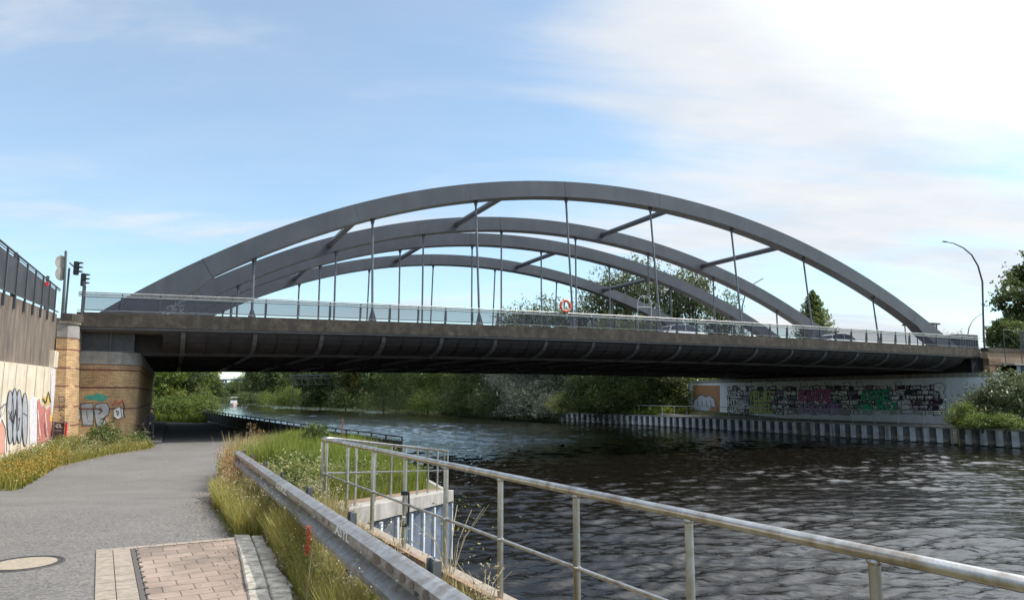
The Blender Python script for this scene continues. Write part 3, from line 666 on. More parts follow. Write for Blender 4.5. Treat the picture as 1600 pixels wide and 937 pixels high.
pil('capital', m_conc, bat(4.46)+.02, bat(5.1)+.02, 4.46, 5.14); pil('capital_moulding', m_conclite, .16, .22, 5.14, 5.26); pil('cap_stone', m_fascia, .28, .28, 5.26, 5.62)
P = Paint(onto_Y(40.9-.20), offY)
gpart('graffiti', blk, pb, lambda mb: [P.line(mb, q, .9, .09) for q in ([(92,619),(100,620),(101,627),(93,627),(92,620)],[(93,632),(93,642),(101,632)],[(95,638),(101,642)],[(94,648),(101,652),(94,656),(101,658)])])
# ---- retaining wall, plane X = -5
rw = thing('retaining_wall', 'tall concrete retaining wall with dark ribbed top and painted pale base', 'wall', B(-5,25,-.84))
def wz(Y): return 5.00 + (Y-28)*.044               # top line falls away from the bridge
def rwall(name, m, x, z0f, z1f, ya=6, yb=40.85, thick=.5, uv=False, n=14):
    mb = MB(B); mb.sweep([[(x, Y, z0f(Y)), (x, Y, z1f(Y)), (x-thick, Y, z1f(Y)), (x-thick, Y, z0f(Y))] for Y in [ya+(yb-ya)*k/n for k in range(n+1)]])
    return mb.build(name, m, rw, uv=uv)
split = lambda Y: 2.74 + (Y-27)*.017
rwall('upper_wall', m_concdark, -5.30, split, wz)
base_w = rwall('lower_wall', m_conclite, -5.14, lambda Y: -1.1, lambda Y: split(Y)+.0)
mb = MB(B)
for k in range(16):
    Y = 8+2.1*k
    if Y < 40.5: mb.box(-5.139, Y-.02, -.9, -5.128, Y+.02, split(Y)-.03)
mb.build('formwork_joint', m_conc, rw)
mb = MB(B); mb.box(-5.3, 39.6, split(40)+.01, -5.10, 40.84, 3.75); mb.build('raised_corner', m_conclite, rw)
P = Paint(onto_X(-5.14), offXp)
def ovals(mb, f):
    for (cx, cy, w, h) in ((15,651,5.5,42),(22,650,4.8,44),(29,650,5.0,42),(38,655,4.8,42)):
        pts = [(cx + w*math.cos(t)*(1 if math.sin(t) < 0 else .9), cy + h*math.sin(t)) for t in [2*math.pi*k/18 for k in range(18)]]
        f(mb, pts)
gpart('graffiti', silv, base_w, lambda mb: [ovals(mb, lambda m, p: P.poly(m, p, .02))])
gpart('graffiti', blk, base_w, lambda mb: [ovals(mb, lambda m, p: P.line(m, p, .9, .024, True)), [P.line(mb, wob([(14,640),(16,655),(18,660),(22,640),(25,652)], 3, k), .7, .03+.002*k) for k in range(3)], [P.line(mb, q, .9, .03) for q in ([(35,645),(41,649)],[(24,660),(30,652),(27,672)])]])
gpart('graffiti', ('pink', (.50,.19,.16)), base_w, lambda mb: [P.poly(mb, [(58,626),(61,622),(64,636),(68,632),(72,640),(78,634),(80,660),(79,688),(58,693)], .016)])
gpart('graffiti', ('palepaint', (.62,.60,.62)), base_w, lambda mb: [P.poly(mb, [(45,626),(50,618),(57,622),(57,690),(46,694)], .012), P.poly(mb, [(79,580),(84,566),(86,590),(87,650),(84,690),(80,690)], .012)])
gpart('graffiti', ('yellow', (.62,.45,.10)), base_w, lambda mb: [P.poly(mb, [(66,618),(70,622),(74,613),(78,620),(77,630),(70,633)], .018), P.poly(mb, [(77,648),(81,646),(81,658),(77,658)], .02)])
gpart('graffiti', ('rose', (.60,.30,.22)), base_w, lambda mb: [P.poly(mb, [(-6,650),(4,652),(9,670),(9,706),(-6,712)], .014)])
gpart('graffiti', ('chalk', (.72,.72,.70)), base_w, lambda mb: [P.line(mb, [(1,650),(6,660),(8,675),(8,710)], 2, .018), P.line(mb, [(-4,668),(7,629)], 2.2, .02), P.line(mb, [(58,640),(62,680)], 1.2, .022), P.line(mb, [(70,645),(74,685)], 1.0, .022)])
gpart('graffiti', blk, base_w, lambda mb: [P.line(mb, [(-4,640),(3,634),(9,629)], 1.4, .026), P.line(mb, [(-3,655),(4,645),(8,630)], .8, .026), P.line(mb, [(2,655),(7,668),(9,690),(9,706)], .8, .026), [P.line(mb, wob([(66,622),(70,630),(75,612),(77,628)], 2, k), .8, .03+.001*k) for k in range(2)], P.line(mb, [(68,660),(70,680),(77,682)], .7, .03)])
gpart('graffiti', ('drips', (.52,.15,.12)), base_w, lambda mb: [P.line(mb, [(60+2.1*k, 640+5*((k*7)%4)), (60.3+2.1*k, 686-4*((k*5)%3))], .6, .022) for k in range(9)])
# wall railing with dark panels and hanging posts
wr = thing('wall_railing', 'dark panelled railing on top of the tall retaining wall', 'railing', B(-5.05,25,5))
zt = lambda Y: 6.55 + (Y-28)*.016
mb = MB(B); mb.tube([(-5.25, 6, zt(6)), (-5.25, 40.8, zt(40.8))], .035, 8); mb.tube([(-5.25, 6, zt(6)-.10), (-5.25, 40.8, zt(40.8)-.10)], .018, 6); mb.beam((-5.25,6,wz(6)+.1),(-5.25,40.8,wz(40.8)+.1),.04,.05); mb.build('top_rail', m_railing, wr)
for k in range(20):
    Y = 6.6 + 1.83*k
    if Y > 40.9: break
    mb = MB(B); mb.box(-5.28, Y-.06, wz(Y)-.42, -5.22, Y+.06, zt(Y)-.03); mb.build('post', m_railing, wr)
    if Y+1.8 < 41:
        zb = wz(Y)+.13
        mb = MB(B); zu = zt(Y)-.16; mb.hexa([(-5.28,Y+.07,zb),(-5.26,Y+.07,zb),(-5.26,Y+1.76,zb+.07),(-5.28,Y+1.76,zb+.07),(-5.28,Y+.07,zu),(-5.26,Y+.07,zu),(-5.26,Y+1.76,zu+.02),(-5.28,Y+1.76,zu+.02)]); mb.build('panel', mat('panel_grey', (.022,.023,.025), .6, (.05,.05,.052), 1.5) if 'panel_grey' not in MATS else MATS['panel_grey'], wr)
for px_, py_ in ((25,394),(75,431)):
    Yq, zq = on_X(px_, py_, -5.7); st = MB(B); st.tube([(-5.7, Yq, 5.2), (-5.7, Yq, zq)], .07, 8); tag(st.build('bollard_post', m_railing), 'dark steel pipe rising behind the wall railing, %s' % ('the nearer one at the picture edge' if px_ < 50 else 'the farther one by the red blossom'), 'post', 'pipes behind the wall railing')
Yq, zq = on_X(72, 444, -5.18); mb = MB(B)
for k in range(7):
    t = k*2.399; mb.lathe([(.012,-.035),(.035,-.018),(.04,.012),(.02,.035),(.004,.04)], (-5.15+.05*math.cos(t)*(k>0), Yq+.09*math.sin(t)*(k>0), zq+.06*math.cos(2*t)*(k>0)), 7)
tag(mb.build('red_rosette', mat('red_cloth', (.62,.02,.04), .7)), 'small red cloth rosette tied to the top rail of the wall railing', 'decoration')
# road surfaces at both ends
mb = MB(B); mb.box(-60, 43.4, 5.2, -4.62, 75.6, 5.62); mb.box(-60, 8, 4.2, -5.6, 43.4, 5.20); tag(mb.build('road', m_asph), 'road on the embankment left of the bridges', None, None, 'structure')
mb = MB(B); mb.box(-60, 9, -.9, -5.62, 79, 4.2); tag(mb.build('embankment', m_bank), None, None, None, 'structure')
mb = MB(B); mb.box(66.65, 42.2, 5.1, 220, 76.4, 5.62); tag(mb.build('road', m_asph), 'road on the embankment right of the bridges', None, None, 'structure')
mb = MB(B); mb.sweep([[(x, 41.5, 5.1), (x, 77, 5.1), (x, 90, -1), (x, 41.5, -1)] for x in (68.2, 220)]); tag(mb.build('embankment', m_bank), None, None, None, 'structure')

# ================================================================== RIGHT ABUTMENT
ra = thing('bridge_abutment', 'long pale concrete abutment wall of the right bank covered in painted letters', 'abutment', B(66.5,58,-1), 'bridge abutments')
m_wallg = mat('grey_wall_paint', (.78,.80,.84), .9, (.66,.68,.71), .7, 8, streak=((.4,.38,.36), 2.4, .25), bump=.003)
mb = MB(B); mb.box(66.0, 40.6, -1.2, 68.2, 83, 3.72); wl = mb.build('wall', m_wallg, ra)
mb = MB(B); mb.box(65.96, 40.55, 3.35, 68.2, 83, 3.75); mb.build('wall_coping', m_conc, ra)
mb = MB(B); mb.box(66.9, 41.6, 3.75, 68.2, 77, 5.1); mb.build('backwall', m_under, ra)
mb = MB(B); mb.box(65.98, 42.3, 3.76, 66.9, 42.42, 5.1); mb.box(66.2,42.3,3.76,66.4,42.45,5.1); mb.build('end_plate', m_bracket, ra)
P = Paint(onto_X(66.0-.005), offXm)
gpart('graffiti', ('orange', (.42,.21,.10)), wl, lambda mb: P.poly(mb, [(1083,601),(1125,602),(1125,648),(1083,648)], .02))
gpart('graffiti', ('lightblue', (.55,.58,.66)), wl, lambda mb: P.poly(mb, [(1084,626),(1092,618),(1097,616),(1104,620),(1110,617),(1116,624),(1118,640),(1112,634),(1104,645),(1085,645)], .03))
gpart('graffiti', blk, wl, lambda mb: [P.line(mb, [(1083,632),(1085,625),(1092,618),(1097,616),(1103,620),(1108,617),(1116,623),(1121,634),(1123,646)], 1.0, .04), [P.line(mb, [(1090+7*k,626),(1091+7*k,634)], .8, .05) for k in range(4)], P.line(mb, [(1105,634),(1114,636),(1122,640)], .9, .05)])
def jag(x): return 4*math.sin(x*.31)+2.2*math.sin(x*.83+1)
top = lambda x: 604.5 + (x-1136)/(1478-1136)*(-2.5)
mb_c = [MB(), MB(), MB()]
def blocks(mb_w, mb_k):
    r = random.Random(11); 
    x = 1136
    for row in range(6):
        x = 1136 + r.uniform(0, 3)
        while x < 1476:
            w = r.uniform(3.5, 16)*(.7+.6*(x-1136)/340); hrow = 7.0+.8*(x-1136)/340
            y0 = top(x) + row*hrow; h = hrow*r.uniform(.75, .95)
            if x+w > 1478: break
            if y0+h < 653:
                q = wob([(x,y0),(x+w*.5,y0-.6),(x+w,y0),(x+w+.4,y0+h*.6),(x+w,y0+h),(x,y0+h)], 1.5, int(x*7+row))
                sty = r.random(); P.poly(mb_w if sty > .2 else (mb_k if sty < .07 else mb_c[int(sty*50) % 3]), q, .02)
                P.line(mb_k, q, r.choice((.5,.8,1.3,1.9)), .030+.002*(row%2), True)
                for kk in range(r.choice((0,1,1,2,3))): P.line(mb_k, wob([(x+w*.2,y0+1),(x+w*.35,y0+h*.7),(x+w*.6,y0+h*.4),(x+w*.8,y0+h*.9)], 1.8, int(x*3)+kk), r.choice((.5,.7,1.0)), .038+.001*kk)
            x += w + .5
    for hx in (1165, 1198, 1252, 1290, 1320, 1340, 1400):
        q = wob([(hx,top(hx)+1),(hx-1,top(hx)-6),(hx+8,top(hx)-7),(hx+10,top(hx)+1)], 1.2, hx); P.poly(mb_w, q, .02); P.line(mb_k, q, .7, .034, True)
mw, mk = MB(), MB(); blocks(mw, mk)
for q_, c_ in zip(mb_c, (('mauve', (.40,.22,.34)), ('slate', (.30,.32,.40)), ('moss', (.30,.33,.16)))):
    for f_ in q_.f:
        one = MB(); one.face([q_.v[i] for i in f_]); one.build('painted_block', paint(*c_), wl, fix=False)
mw.build('graffiti', ('x' and paint('greywhite', (.86,.86,.86))), wl, fix=False); mk.build('graffiti', paint('ink', (.03,.03,.04)), wl, fix=False)
def words_on(s, q, fill, outline=None):
    r = random.Random(s); n = len(s); mo, mf = MB(), MB()
    def lerp(u, v): return ((q[0][0]*(1-u)+q[1][0]*u)*(1-v)+(q[3][0]*(1-u)+q[2][0]*u)*v, (q[0][1]*(1-u)+q[1][1]*u)*(1-v)+(q[3][1]*(1-u)+q[2][1]*u)*v)
    for i, ch in enumerate(s):
        j = lambda: (r.uniform(-.6,.6), r.uniform(-.8,.8))
        qq = [lerp(u, v) for u, v in ((i/n+.01,0),((i+1)/n-.01,0),((i+1)/n-.01,1),(i/n+.01,1))]; qq = [(a+d[0], b+d[1]) for (a, b), d in zip(qq, [j() for _ in range(4)])]
        if outline is not None:
            for k, (dx, dy) in enumerate(((-.7,0),(.7,0),(0,.7),(0,-.7))): text_on(mo, P, ch, [(a+dx, b+dy) for a, b in qq], .042+.0008*k, .05)
        text_on(mf, P, ch, qq, .055, .03)
    if mo.f: mo.build('painted_word', paint('ink', (.03,.03,.04)), wl, fix=False)
    mf.build('painted_word', paint(*fill), wl, fix=False)
words_on('VELIZ', [(1170,628),(1206,627),(1206,610),(1170,611)], ('olive', (.55,.58,.14)), 1)
words_on('ABIEL', [(1170,645),(1208,645),(1208,630),(1170,630)], ('olive', (.55,.58,.14)), 1)
words_on('BANDE', [(1248,628),(1300,627),(1300,607),(1248,608)], ('plum', (.52,.13,.32)), 1)
words_on('ABSCHIE', [(1248,646),(1316,647),(1316,630),(1248,630)], ('violet', (.38,.22,.50)), 1)
words_on('AVSE', [(1344,629),(1391,627),(1390,608),(1344,610)], ('deepgreen', (.04,.50,.28)), 1)
words_on('YILMAZ', [(1337,643),(1404,641),(1403,628),(1337,631)], ('deepgreen', (.04,.50,.28)), 1)
for s, q in (('ALLE', [(1138,621),(1158,621),(1158,609),(1138,609)]), ('HTS', [(1138,634),(1156,634),(1156,623),(1138,623)]), ('HASO', [(1138,647),(1158,647),(1158,636),(1138,636)])):
    words_on(s, q, ('chalk', (.72,.72,.70)), 1)
def small_rows(mb):
    r = random.Random(4)
    for row in range(5):
        for k in range(9): 
            x = 1421+5.6*k+r.uniform(-1,1); y = 616+5*row
            P.line(mb, [(x,y+3),(x+1,y),(x+2.4,y+2.6),(x+3.5,y+.4)], .8, .06)
gpart('graffiti', ('maroon', (.16,.03,.06)), wl, small_rows)
def head(mb, k):
    q = [(1459,606),(1461,600),(1466,597.5),(1473,599),(1477,604),(1477,609),(1474,612),(1479,620),(1473,624),(1470,621),(1468,612),(1461,610)]
    (P.poly(mb, q, .045) if k == 0 else P.line(mb, q, .9, .06, True))
gpart('graffiti', ('greywhite', (.86,.86,.86)), wl, lambda mb: head(mb, 0))
gpart('graffiti', blk, wl, lambda mb: [head(mb, 1), P.line(mb, [(1465,603),(1468,607),(1472,602)], .6, .065), P.line(mb, [(1471,628),(1478,627),(1478,650)], .8, .06), P.line(mb, [(1462,640),(1477,640)], .8, .06)])
# brick return wall, boards, corrugated hoarding
cw = thing('brick_return_wall', 'brown brick end wall right of the bridge deck with a pale parapet band', 'wall', B(70,41,-1))
mb = MB(B); mb.box(66.2, 40.9, -1.0, 67.9, 41.45, 5.0); mb.build('brick_pier', m_clad, cw, uv=True)
mb = MB(B)
for z in (1.3, 2.5, 3.7, 4.4): mb.box(66.15, 40.86, z, 67.95, 40.94, z+.07)
mb.build('brick_band', m_brickred, cw)
mb = MB(B); mb.box(66.2, 41.0, 4.4, 150, 41.45, 5.6); mb.build('parapet', mat('tan_parapet', (.30,.21,.14), .9, (.2,.14,.1), 1, streak=((.1,.08,.06),2,.5)), cw)
mb = MB(B); mb.box(66.2, 40.9, 5.6, 150, 41.6, 5.95); mb.build('parapet_cap', m_fascia, cw)
hd = thing('corrugated_wall', 'pale blue corrugated steel wall behind the bush at the right edge', 'wall', B(70,39,-1))
mb = MB(B); pts = []; x = 67.9
while x < 90: pts += [(x,39.6),(x+.55,39.6),(x+.68,39.95),(x+1.1,39.95),(x+1.23,39.6)]; x += 1.24
a = [mb.P((x,y,-1)) for x, y in pts]; b = [mb.P((x,y,4.35)) for x, y in pts]
for k in range(len(a)-1): mb.f.append([a[k],a[k+1],b[k+1],b[k]])
mb.build('sheeting', m_pile, hd, fix=False)
mb = MB(B); mb.box(67.3, 39.4, 4.35, 90, 40.9, 4.5); mb.build('capping', m_conc, hd)
# construction fence above
sf = thing('mesh_fence', 'tall see-through mesh fence with slanting struts on the road behind the parapet', 'fence', B(72,40.6,4.5))
for k in range(6):
    mb = MB(B); X = 67.6+2.4*k; mb.tube([(X,40.3,4.5),(X,40.3,7.6)], .035, 6); mb.build('post', m_railing, sf)
for X in (67.9, 69.0):
    mb = MB(B); mb.tube([(X,40.2,7.1),(X+3.2,39.7,4.5)], .03, 6); mb.build('strut', m_railing, sf)
mb = MB(B); mb.tube([(67.6,40.3,7.55),(80,40.3,7.55)],.02,6); mb.build('rail', m_railing, sf)
mb = MB(B); mb.face([(70,40.3,5.6),(82,40.3,5.6),(82,40.3,7.5),(70,40.3,7.5)]); mb.build('mesh', m_mesh, sf, fix=False, uv=True)

# ================================================================== RIGHT QUAY
rq = thing('sheet_pile_quay', 'long corrugated steel quay wall along the far bank under the bridge', 'quay wall', B(60.8,50,WATER), 'sheet pile quays')
mb = MB(); 
qp = [Vector(p) for p in [(*RB[1],0), (*RB[2],0), (*RB[3],0), (*RB[4],0), (*RB[5],0), (*RB[6],0)]]
ring_ = []; 
pos = 0
def along(pts, step_prof, z0, z1, mb, out):
    """zigzag profile ((advance, depth), ...) followed along a polyline"""
    seg = [(a, b, (b-a).length) for a, b in zip(pts, pts[1:])]; total = sum(s[2] for s in seg)
    def at(d):
        for a, b, l in seg:
            if d <= l: 
                t = (b-a)/l; return a + t*d, Vector((-t.y, t.x, 0))
            d -= l
        a, b, l = seg[-1]; t = (b-a)/l; return b, Vector((-t.y, t.x, 0))
    d = 0; P_ = []; k = 0
    while d < total:
        for adv, dep in step_prof:
            p, nrm = at(min(d, total)); p = p + nrm*dep*out; P_.append(p); d += adv
    i0 = [mb.P((p.x, p.y, z0)) for p in P_]; i1 = [mb.P((p.x, p.y, z1)) for p in P_]
    for k in range(len(P_)-1): mb.f.append([i0[k], i0[k+1], i1[k+1], i1[k]])
def polybeam(mb, pts, w0, w1, z0, z1):          # beam along a horizontal polyline, between offsets w0..w1 to its left
    secs = []
    for i, p in enumerate(pts):
        d = (pts[min(i+1,len(pts)-1)]-pts[max(i-1,0)]).normalized(); n = Vector((-d.y, d.x, 0))
        a, b = p+n*w0, p+n*w1; za = z0 if not callable(z0) else z0(p); zb = z1 if not callable(z1) else z1(p)
        secs.append([(a.x,a.y,za),(b.x,b.y,za),(b.x,b.y,zb),(a.x,a.y,zb)])
    mb.sweep(secs)
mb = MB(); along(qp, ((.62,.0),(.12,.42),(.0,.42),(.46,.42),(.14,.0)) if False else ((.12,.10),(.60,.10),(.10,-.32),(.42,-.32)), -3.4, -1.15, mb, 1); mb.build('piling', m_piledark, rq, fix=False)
for kk, (d0,) in enumerate([(0,)]):
    seg_l = [(a, b, (b-a).length) for a, b in zip(qp, qp[1:])]; tot = sum(q[2] for q in seg_l); d = .12
    while d < tot-.6:
        dd = d
        for a, b, l in seg_l:
            if dd <= l: break
            dd -= l
        t_ = (b-a)/l; nn = Vector((-t_.y, t_.x, 0)); c0 = a+t_*dd + nn*.104; c1 = c0 + t_*.58
        if a.y > 20 or b.y > 20:
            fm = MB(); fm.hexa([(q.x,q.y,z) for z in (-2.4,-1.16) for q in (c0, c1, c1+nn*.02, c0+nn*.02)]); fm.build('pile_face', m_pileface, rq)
        d += 1.24
mb = MB(); polybeam(mb, qp, .16, -.5, -1.16, -.98); mb.build('coping', m_conc, rq)
mb = MB(); along(qp, ((.12,.104),(.60,.104),(.10,-.316),(.42,-.316)), -2.75, -2.28, mb, 1); mb.build('waterline', mat('wet_weed_line', (.03,.028,.018), .4), rq, fix=False)
mb = MB(B); mb.face([(61.3,40,-.985),(65.98,40,-.985),(65.98,83,-.985),(61.1,83,-.985)]); tag(mb.build('pavement', m_conc, fix=False), 'concrete promenade under the right end of the bridge', None, None, 'structure')  # promenade given pale concrete to bounce light onto the abutment wall
mb = MB(); along(qp, ((.12,.108),(.60,.108),(.10,-.312),(.42,-.312)), -2.30, -2.02, mb, 1); mb.build('tide_stain', mat('tide_stain', (.13,.10,.07), .8, (.30,.27,.23), 3.5, 8, lo=.4, hi=.6), rq, fix=False)
# fence on the quay
m_fencelite = mat('pale_fence_steel', (.40,.40,.38), .5)
qf = thing('quay_fence', 'thin steel fence with upright bars along the far quay', 'fence', B(61.4,50,-1))
fa_, fb_ = B(61.35,41.2), B(61.0,86)
fpts = [Vector(B(61.35,41.6)), Vector(B(61.2,50)), Vector(B(61.1,66)), Vector(B(60.3,85.6)), Vector(B(57.3,103))]
for z in (.30, -.78):
    mb = MB(); mb.tube([(p.x, p.y, z) for p in fpts], .035, 6); mb.build('rail', m_fencelite, qf)
def resample(pts, step):
    out = []; carry = 0
    for a, b in zip(pts, pts[1:]):
        l = (b-a).length; d = carry
        while d < l: out.append(a+(b-a)*d/l); d += step
        carry = d-l
    return out
for p in resample(fpts, 2.5):
    mb = MB(); mb.tube([(p.x,p.y,-1),(p.x,p.y,.33)], .045, 6); mb.build('post', m_fencelite, qf)
mb = MB()
for p in resample(fpts[:3], .125)[:150]: mb.beam((p.x,p.y,-.78),(p.x,p.y,.30),.022,.022,(1,0,0))
mb.build('bars', m_fencelite, qf); 
# ladder
Yl = 40.9
lad = thing('quay_ladder', 'short yellow rusty ladder on the quay wall at the right', 'ladder', B(60.9,Yl,-2.4))
for dy in (-.28,.28):
    mb = MB(B); mb.tube([(60.78,Yl+dy,-2.7),(60.78,Yl+dy,-.95)], .035, 6); mb.build('side_rail', mat('ladder_yellow', (.42,.30,.06), .7) if 'ladder_yellow' not in MATS else MATS['ladder_yellow'], lad)
for k in range(6):
    mb = MB(B); mb.tube([(60.78,Yl-.28,-2.55+.3*k),(60.78,Yl+.28,-2.55+.3*k)], .022, 6); mb.build('rung', MATS['ladder_yellow'], lad)

# ================================================================== LEFT QUAY (near)
C0 = Vector((-2.66,10.7,0)); C1 = Vector((-1.70,19.6,0)); A0 = Vector((5.5,-4.33,0)); F0 = Vector((-3.90,26.4,0))
lq = thing('sheet_pile_quay', 'blue painted sheet pile quay with stone coping under the near handrail', 'quay wall', (-2.2,15,WATER), 'sheet pile quays')
def lin(p): return gz(0, p.y)
A0c = [A0, C0]; Bc = [C0 + (C1-C0)*k/8 for k in range(9)]
mb = MB(); along([A0, C0], ((.10,.0),(.42,.0),(.10,-.26),(.36,-.26)), -3.3, -.18, mb, -1); mb.build('piling', m_pile, lq, fix=False)
def pilingB():
    mb = MB(); N_ = 9; L_ = (C1-C0).length
    d = (C1-C0).normalized(); n = Vector((d.y,-d.x,0)); P_ = []; s = 0.05
    while s < L_-.05:
        for adv, dep in ((.14,.10),(.34,.10),(.14,-.26),(.48,-.26)):
            p = C0 + d*min(s, L_) + n*dep; P_.append(p); s += adv
    i0 = [mb.P((p.x,p.y,-3.3)) for p in P_]; i1 = [mb.P((p.x,p.y,lin(p)-.30)) for p in P_]
    for k in range(len(P_)-1): mb.f.append([i0[k],i0[k+1],i1[k+1],i1[k]])
    mb.build('piling', m_pile, lq, fix=False)
    for k in range(0, len(P_)-1, 4):               # pale painted outer flanges
        mb = MB()
        a, b = P_[k], P_[k+1]; e = n*.006
        if k+1 < len(P_): mb.hexa([tuple(q) for q in [Vector((a.x,a.y,-2.6)), Vector((b.x,b.y,-2.6)), Vector((b.x,b.y,-2.6))+n*.05, Vector((a.x,a.y,-2.6))+n*.05, Vector((a.x,a.y,lin(a)-.31)), Vector((b.x,b.y,lin(b)-.31)), Vector((b.x,b.y,lin(b)-.31))+n*.05, Vector((a.x,a.y,lin(a)-.31))+n*.05]])
        mb.build('pile_flange', MATS.get('pale_flange') or mat('pale_flange', (.50,.54,.58), .6, (.36,.39,.42), 4, streak=((.3,.22,.15),5,.6)), lq)
pilingB()
far_pts = [C1, Vector((-1.95,20.4,0)), F0 + Vector((.05,0,0))] + [Vector((bank_edge(y), y, 0)) for y in (35,45,60,80,110,160)]
mb = MB(); along(far_pts, ((.10,.1),(.5,.1),(.10,-.26),(.36,-.26)), -3.3, -1.1, mb, -1); mb.build('piling', m_piledark, lq, fix=False)
mb = MB(); polybeam(mb, Bc, -.16, .22, lambda p: lin(p)-.27, lambda p: lin(p)+.02); polybeam(mb, [C1, Vector((-1.95,20.4,0)), F0], -.10, .10, -1.12, -.86); mb.build('coping', m_conc, lq, bevel=.01)
mb = MB(); polybeam(mb, Bc, .22, .55, lambda p: lin(p)-.1, lambda p: lin(p)+.035); mb.build('inner_kerb', m_rust, lq)
mb = MB(); polybeam(mb, far_pts[2:], -.14, .2, -1.12, -.80); mb.build('coping', m_conc, lq)
mb = MB(); polybeam(mb, [A0, C0+Vector((-.05,.1,0))], -.10, .06, -.22, .07); mb.build('coping', m_pavek, lq, bevel=.008)
mb = MB(); polybeam(mb, [A0, C0], .061, .12, -.1, .10); mb.build('steel_channel', m_rust, lq)
mb = MB(); polybeam(mb, [A0, C0], .30, .34, -.1, .085); mb.build('steel_channel', m_rust, lq)
# ---- stainless handrail
hr = thing('handrail', 'stainless steel tube handrail on the near quay turning a corner towards the river', 'railing', (-2.66,10.7,0))
dA = Vector((4.49,-8.27,0)).normalized(); P518 = Vector((-2.68,10.66,0))
dB = (C1-C0).normalized(); nB = Vector((-dB.y,dB.x,0))
HR = 1.02
mid = lambda h: [tuple(P518 + dA*16 + Vector((0,0,h))), tuple(P518 + Vector((0,0,h))), tuple(P518 - dA*.14 + Vector((-.02,0,h))), tuple(P518 - dA*.20 + Vector((.06,.06,h))), tuple(P518 - dA*.10 + dB*.16 + Vector((.09,.0,h-.01)))]
eb = C1 + dB*-.05
mb = MB(); mb.tube(mid(HR) + [(eb.x-.02, eb.y, gz(0,eb.y)+HR)], .029, 14); mb.build('top_rail', m_stainless, hr, smooth=True)
mb = MB(); mb.tube(mid(.53) + [(eb.x-.02, eb.y, gz(0,eb.y)+.53)], .014, 10); mb.build('middle_rail', m_stainless, hr, smooth=True)
for k in range(16):
    p = P518 + dA*(.0 + 1.085*k); mb = MB()
    mb.tube([(p.x,p.y,-.15),(p.x,p.y,HR-.02)], .0235, 12); 
    if k == 0: mb.tube([(p.x-.07,p.y+.02,-.15),(p.x-.07,p.y+.02,HR-.03)], .022, 10)
    mb.build('post', m_stainless, hr, smooth=True)
for k in range(14):
    p = P518 + dA*1.085*k; mb = MB(); mb.lathe([(.0235,-.012),(.030,-.006),(.030,.006),(.0235,.012)], (p.x,p.y,.53), 12); mb.build('weld_collar', m_stainless, hr, smooth=True)
    mb = MB(); mb.lathe([(.0235,-.012),(.030,.0),(.027,.012)], (p.x,p.y,HR-.032), 12); mb.build('weld_collar', m_stainless, hr, smooth=True)
mb = MB(); p = P518 + dA*1.085*3; mb.box(p.x-.035,p.y-.035,.62,p.x+.035,p.y+.035,.66); mb.box(p.x-.035,p.y-.035,.30,p.x+.035,p.y+.035,.33); mb.tube([(p.x+.04,p.y,.31),(p.x+.045,p.y-.01,.5),(p.x+.04,p.y,.65)], .012, 6); mb.build('clamp', m_black, hr)
for k in range(1, 9):
    p = C0 + dB*(.2+1.06*k) + Vector((.0,0,0)); z = gz(0,p.y)
    if k == 8: p = eb
    mb = MB(); mb.tube([(p.x,p.y,z-.1),(p.x,p.y,z+HR-.02)], .023, 10); 
    if k == 8: mb.tube([(p.x-.09,p.y+.03,z-.1),(p.x-.09,p.y+.03,z+HR-.02)], .023, 10)
    mb.build('post', m_stainless, hr, smooth=True)
# ---- black fence of the path
bf = thing('path_fence', 'long black panelled fence along the river edge of the path under the bridge', 'fence', (-3.9,26.4,-.84))
fpt = [Vector((-3.95,26.4,0))] + [Vector((bank_edge(y)-.15, y, 0)) for y in (32,40,52,66,80,100)]
GZ = -.84
mb = MB(); mb.tube([(p.x,p.y,GZ+1.03) for p in fpt], .03, 8); mb.build('top_rail', m_railing, bf)
mb = MB(); mb.tube([(p.x,p.y,GZ+.86) for p in fpt], .018, 6); mb.tube([(p.x,p.y,GZ+.10) for p in fpt], .02, 6); mb.build('lower_rail', m_railing, bf)
pp = resample(fpt, 1.6)
for i, p in enumerate(pp[:60]):
    mb = MB(); mb.box(p.x-.03,p.y-.03,GZ-.1,p.x+.03,p.y+.03,GZ+1.04); mb.build('post', m_railing, bf)
mb = MB()
for a, b in zip(fpt, fpt[1:]): mb.beam((a.x,a.y,GZ+.48),(b.x,b.y,GZ+.48),.02,.72)
mb.build('panels', mat('fence_sheet', (.012,.012,.013), .6, (.03,.03,.03), 3), bf)
# ---- guardrail
GA = Vector((1.86,-.95,0)); GB = Vector((-5.66,15.3,0))
gr = thing('guardrail', 'galvanised steel crash barrier beam with scratched tags beside the grass strip', 'guardrail', (-2,6.7,0))
dg_ = (GB-GA).normalized(); ng = Vector((-dg_.y, dg_.x, 0))   # to the left, path side
if ng.x > 0: ng = -ng
def gtop(p): return .715 - .0177*(p.y-4)
prof = [(.0,.0),(.028,-.008),(.082,-.035),(.084,-.08),(.03,-.115),(.0,-.135),(.0,-.175),(.03,-.195),(.084,-.23),(.082,-.275),(.028,-.302),(.0,-.31)]
secs = []
n_ = 50
for k in range(n_+1):
    p = GA + (GB-GA)*k/n_; h = gtop(p)
    if k == n_: pass
    outer = [(p.x+ng.x*a, p.y+ng.y*a, h+z) for a, z in prof]; inner = [(p.x+ng.x*(a-.006), p.y+ng.y*(a-.006), h+z) for a, z in prof[::-1]]
    secs.append(outer+inner)
mb = MB(); mb.sweep(secs)
beam_o = mb.build('beam', m_galv, gr, smooth=False)
mb = MB(); p = GB; h = gtop(p); q = GB + dg_*.012
